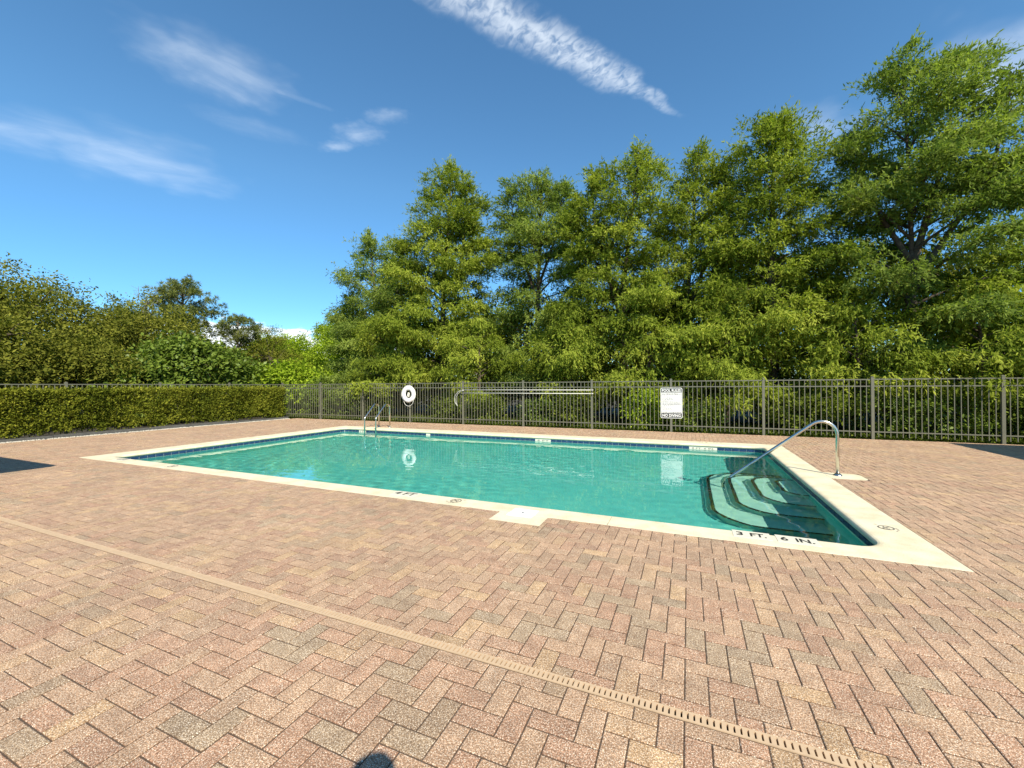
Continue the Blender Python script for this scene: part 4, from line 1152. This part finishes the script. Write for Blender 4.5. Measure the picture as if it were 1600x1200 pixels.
# pines on the skyline
def pine(label, x, y, h, puffs, seed, r0=.2):
    t = thing('pine_tree', label, 'tree', (x, y, 0), 'slender pines on the left skyline'); r = random.Random(seed); nr = np.random.default_rng(seed)
    tr = MB(); tr.tube([(x, y, 0), (x + .1, y, h * .35), (x - .05, y, h * .7), (x, y, h * .97)], [r0, r0 * .85, r0 * .6, .03], 8)
    C = []; CR = []
    for (dx, dy, dz, q) in puffs:
        e = V((x + dx, y + dy, h * dz)); st = V((x, y, max(h * .3, e.z - .4 - .35 * math.hypot(dx, dy))))
        tr.tube([st, st.lerp(e, .5) + V((0, 0, -.05)), e], [r0 * .28, r0 * .18, .015], 5, False)
        for k in range(int(9 * q)):
            C.append((e.x + r.gauss(0, .42 * q), e.y + r.gauss(0, .42 * q), e.z + r.gauss(0, .18 * q))); CR.append(.22)
    part('trunk', tr, MT['bark_grey'], t, True)
    C = np.array(C); per = 62; k = len(C) * per; d = unit(nr.normal(size=(k, 3)) + np.array([0, 0, .25])); P = np.repeat(C, per, 0) + d * .05
    tint = np.repeat(nr.normal(.5, .18, len(C)), per) + nr.normal(size=k) * .12
    leaves('crown', P, d, nr.uniform(.20, .36, k), np.full(k, .035), tint, MT['pine'], t)
def puffs(seed, n, rad_, lo, hi):
    r = random.Random(seed); out = []
    for k in range(n):
        f = (k + .5) / n; zz = lo + (hi - lo) * f; q = rad_ * (1 - .75 * ((zz - lo) / (hi - lo) - .35) ** 2 * 2) * r.uniform(.35, 1.0); a = k * 2.4 + r.uniform(-.5, .5)
        out.append((q * math.cos(a), q * math.sin(a), zz, r.uniform(.8, 1.25)))
    return out
pine('tall slender pine with open crown and bare lower trunk on the left skyline', -34.0, 18.1, 9.3, puffs(3, 30, 2.0, .62, .98), 141)
pine('flat topped pine right of the tallest pine on the skyline', -36.0, 23.4, 7.6, puffs(4, 18, 1.9, .70, .98), 142, .16)
pine('small pine half hidden left of the tallest pine', -35.0, 15.6, 6.9, puffs(5, 16, 1.4, .62, .98), 143, .15)
# dead twigs above the oaks
dt = thing('dead_tree', 'bare dead twigs sticking up above the left oaks', 'tree', (-28.5, 13.3, 0)); r = random.Random(4); g = MB()
g.tube([(-28.5, 13.3, 0), (-28.5, 13.3, 4.5), (-28.4, 13.3, 6.4)], [.12, .08, .03], 6)
for k in range(16):
    st = V((-28.5, 13.3, r.uniform(4.8, 6.2))); a = r.uniform(-.6, .6); L = r.uniform(.9, 2.0); e = st + V((r.gauss(0, .3), L * math.sin(a) + .4, L * .62)); md = st.lerp(e, .5) + V((0, r.gauss(0, .08), r.gauss(0, .08)))
    g.tube([st, md, e], [.025, .016, .008], 4, False)
    for q in range(3): f = md.lerp(e, r.random()); g.tube([f, f + V((r.gauss(0, .15), r.gauss(0, .25), r.uniform(.15, .4)))], [.010, .005], 4, False)
part('branches', g, MT['bark_grey'], dt)
# wood that closes the view far behind
nr = np.random.default_rng(200); n = 1500
ang = nr.uniform(rad(-115), rad(50), n); dist = nr.uniform(68, 80, n)
C = np.stack([np.sin(ang) * dist, np.cos(ang) * dist, nr.uniform(0, 1, n) ** .8 * 6.2], 1); per = 40; k = n * per
P = np.repeat(C, per, 0) + nr.normal(size=(k, 3)) * 1.3; P = P[P[:, 2] > 0]; k = len(P); D = unit(nr.normal(size=(k, 3)))
o = leaves('distant_wood', P, D, nr.uniform(.4, .8, k), nr.uniform(.2, .4, k), nr.normal(.45, .2, k), MT['broad']); o['kind'] = 'stuff'
# leaf litter and ground cover behind the fence
nr = np.random.default_rng(201); k = 60000
P = np.stack([nr.uniform(-19, 11, k), 13.6 + nr.exponential(1.6, k), nr.uniform(-.07, .06, k)], 1); D = unit(nr.normal(size=(k, 3)) * np.array([1, 1, .7]) + np.array([0, 0, .35]))
o = leaves('ground_cover', P, D, nr.uniform(.05, .12, k), nr.uniform(.02, .05, k), nr.normal(.35, .2, k), MT['under']); o['kind'] = 'stuff'

# ------------------------------------------------------------------ buildings just outside the photograph whose shadows reach the deck
ph = thing('pool_house', 'pool house with low hipped roof standing left of the deck', 'building', (-12.5, -2.5, 0))
g = MB(); g.box(-16.0, -9.0, -5.6, .45, 0, 2.84); part('wall', g, MT['stucco'], ph)
ex0, ex1, ey0, ey1, ez = -16.7, -8.41, -6.3, 1.36, 2.86
g = MB(); g.box(ex0, ex1, ey0, ey1, ez, ez + .14)
a = [(ex0, ey0, ez + .141), (ex1, ey0, ez + .141), (ex1, ey1, ez + .141), (ex0, ey1, ez + .141)]; r0_, r1_ = (ex0 + 3.75, (ey0 + ey1) / 2, ez + 1.3), (ex1 - 3.75, (ey0 + ey1) / 2, ez + 1.3)
g.poly([a[0], a[1], r1_, r0_]); g.poly([a[2], a[3], r0_, r1_]); g.poly([a[1], a[2], r1_]); g.poly([a[3], a[0], r0_]); part('roof', g, MT['shingle'], ph)
g = MB(); g.box(-11.6, -10.6, .45, .49, 0, 2.1); dp = part('door', g, MT['white_paint'], ph)
g = MB(); g.box(-14.6, -13.0, .45, .48, .95, 2.05); wf = part('window', g, MT['white_paint'], ph); g = MB(); g.box(-14.54, -13.06, .48, .485, 1.01, 1.99); part('pane', g, MT['glass'], wf)
sh = thing('pump_house', 'flat roofed pump house standing right of the deck', 'building', (9.7, 8.9, 0))
g = MB(); g.box(8.10, 11.2, 6.6, 10.94, -.0, 2.83); part('wall', g, MT['stucco'], sh)
g = MB(); g.box(8.08, 11.25, 6.55, 10.96, 2.83, 2.94); part('roof', g, MT['shingle'], sh)
g = MB(); g.box(8.065, 8.10, 8.0, 8.95, .02, 2.05); part('door', g, MT['white_paint'], sh)


# ------------------------------------------------------------------ the photographer, standing behind the camera (only the shadow of head and hands reaches the picture)
def skin(pts, edges, radii, levels=2):
    me = bpy.data.meshes.new('skin'); me.from_pydata(pts, edges, []); o = bpy.data.objects.new('skin', me); COL.objects.link(o)
    sk_ = o.modifiers.new('skin', 'SKIN'); sk_.use_smooth_shade = True
    for k, r_ in enumerate(radii): me.skin_vertices[0].data[k].radius = (r_, r_) if not hasattr(r_, '__len__') else r_
    me.skin_vertices[0].data[0].use_root = True
    sb = o.modifiers.new('sub', 'SUBSURF'); sb.levels = levels; sb.render_levels = levels
    out = bpy.data.meshes.new_from_object(o.evaluated_get(bpy.context.evaluated_depsgraph_get())); bpy.data.objects.remove(o); return out
FW = Vector((math.sin(YAW), math.cos(YAW), 0)); RT = Vector((math.cos(YAW), -math.sin(YAW), 0)); PB = RT * .225 - FW * .272
ph_l = EYE - PB; ph_r, ph_f = ph_l.dot(RT), ph_l.dot(FW)          # the phone in the person's frame
def B(r_, f_, z, k=1.07): return tuple(RT * r_ + FW * f_ + Vector((0, 0, z * k)))
per_ = thing('person', 'standing person in a grey shirt and dark shorts holding up a phone behind the drain', 'person', PB)
pts = [B(0, 0, .92), B(0, 0, 1.08), B(0, -.01, 1.24), B(0, -.01, 1.37), B(0, .0, 1.44), B(0, .022, 1.505), B(0, .018, 1.57), B(0, .008, 1.635), B(0, .005, 1.668),
       B(-.17, -.01, 1.36), B(-.27, .02, 1.14), B(ph_r - .12, ph_f - .13, 1.34, 1), B(ph_r - .095, ph_f - .055, 1.41, 1),
       B(.17, -.01, 1.36), B(.22, .15, 1.12), B(ph_r + .17, ph_f - .045, 1.34, 1), B(ph_r + .095, ph_f - .055, 1.41, 1),
       B(-.09, 0, .86), B(-.10, .02, .48), B(-.11, -.02, .09), B(-.12, .13, .035), B(.09, 0, .86), B(.10, .02, .48), B(.11, -.02, .09), B(.12, .13, .035)]
ed_ = [(0, 1), (1, 2), (2, 3), (3, 4), (4, 5), (5, 6), (6, 7), (7, 8), (3, 9), (9, 10), (10, 11), (11, 12), (3, 13), (13, 14), (14, 15), (15, 16), (0, 17), (17, 18), (18, 19), (19, 20), (0, 21), (21, 22), (22, 23), (23, 24)]
ra = [(.15, .11), (.135, .10), (.16, .11), (.12, .085), .060, (.080, .092), (.088, .106), (.084, .098), (.05, .06), .055, .042, .030, .026, .055, .042, .030, .026, .085, .058, .042, .035, .085, .058, .042, .035]
MT['skin'] = simple('skin', (.42, .24, .16), .5); MT['shirt'] = simple('grey_cloth', (.22, .23, .25), .9); MT['shorts'] = simple('dark_cloth', (.03, .035, .05), .9); MT['hair'] = simple('hair', (.03, .02, .014), .6)
bm_ = skin(pts, ed_, ra); bm_.materials.clear(); bm_.materials.append(MT['skin']); body = link('body', bm_, per_)
def child(name, ids, rs, mat, eds, par=None):
    me_ = skin([pts[i] if isinstance(i, int) else i for i in ids], eds, rs); me_.materials.clear(); me_.materials.append(mat); return link(name, me_, par or per_)
child('shirt', [B(0, 0, .80), B(0, 0, .95), 1, 2, 3, 9, B(-.23, .01, 1.23), 13, B(.21, .015, 1.23)], [(.205, .165), (.195, .155), (.165, .125), (.18, .13), (.14, .10), .074, .064, .074, .064], MT['shirt'], [(0, 1), (1, 2), (2, 3), (3, 4), (4, 5), (5, 6), (4, 7), (7, 8)])
child('shorts', [B(0, 0, .93), B(-.09, 0, .80), B(-.10, .015, .50), B(.09, 0, .80), B(.10, .015, .50)], [(.19, .15), .115, .092, .115, .092], MT['shorts'], [(0, 1), (1, 2), (0, 3), (3, 4)])
child('hair', [B(0, -.045, 1.53), B(0, -.032, 1.59), B(0, -.012, 1.655), B(0, -.005, 1.70)], [.06, (.092, .094), (.095, .100), .05], MT['hair'], [(0, 1), (1, 2), (2, 3)])
child('nose', [B(0, .105, 1.565), B(0, .122, 1.545)], [.013, .016], MT['skin'], [(0, 1)])
child('mouth', [B(-.02, .102, 1.517), B(0, .107, 1.516), B(.02, .102, 1.517)], [.006, .008, .006], simple('lips', (.32, .13, .10), .5), [(0, 1), (1, 2)])
for sx in (-1, 1):
    child('ear', [B(sx * .084, .012, 1.582), B(sx * .090, .006, 1.545)], [.018, .015], MT['skin'], [(0, 1)])
    child('eye', [B(sx * .031, .101, 1.585), B(sx * .034, .101, 1.585)], [.011, .011], MT['hair'], [(0, 1)])
    child('shoe', [B(sx * .11, -.07, .042), B(sx * .118, .06, .040), B(sx * .125, .17, .033)], [.052, .054, .044], MT['white_paint'], [(0, 1), (1, 2)])
    for k in range(4):      # fingers wrapped round the edge of the phone
        z = 1.452 - .020 * k; hx = ph_r + sx * .082
        child('finger', [B(hx + sx * .012, ph_f - .055, 1.43 - .012 * k, 1), B(hx + sx * .012, ph_f - .034, z, 1), B(hx - sx * .004, ph_f - .022, z, 1), B(hx - sx * .022, ph_f - .020, z, 1)], [.011, .009, .008, .007], MT['skin'], [(0, 1), (1, 2), (2, 3)])
    child('thumb', [B(ph_r + sx * .090, ph_f - .060, 1.40, 1), B(ph_r + sx * .070, ph_f - .052, 1.418, 1), B(ph_r + sx * .050, ph_f - .046, 1.43, 1)], [.012, .010, .008], MT['skin'], [(0, 1), (1, 2)])
ph_o = thing('phone', 'black phone held sideways in both hands of the person', 'phone', EYE - FW * .034)
g = MB(); c_ = EYE - FW * .034
for f_, nm, mm, w_, h_ in ((0, 'case', 'black_tile', .078, .038),):
    cs = []
    for dz_ in (-1, 1):
        for ff in (-.004, .004):
            for rr_ in (-1, 1): cs.append(c_ + RT * (rr_ * w_) + FW * ff + Vector((0, 0, dz_ * h_)))
    g.v = [tuple(q) for q in cs]; g.f = [(0, 1, 3, 2), (4, 6, 7, 5), (0, 4, 5, 1), (2, 3, 7, 6), (0, 2, 6, 4), (1, 5, 7, 3)]
part('case', g, MT['black_tile'], ph_o)
g = MB(); q0 = c_ - FW * .0045; g.poly([tuple(q0 + RT * a_ + Vector((0, 0, b_))) for a_, b_ in ((-.074, -.034), (-.074, .034), (.074, .034), (.074, -.034))]); part('screen', g, MT['glass'], ph_o)
print('TRIS', sum(sum(len(p.vertices) - 2 for p in o.data.polygons) for o in bpy.data.objects if o.type == 'MESH'))
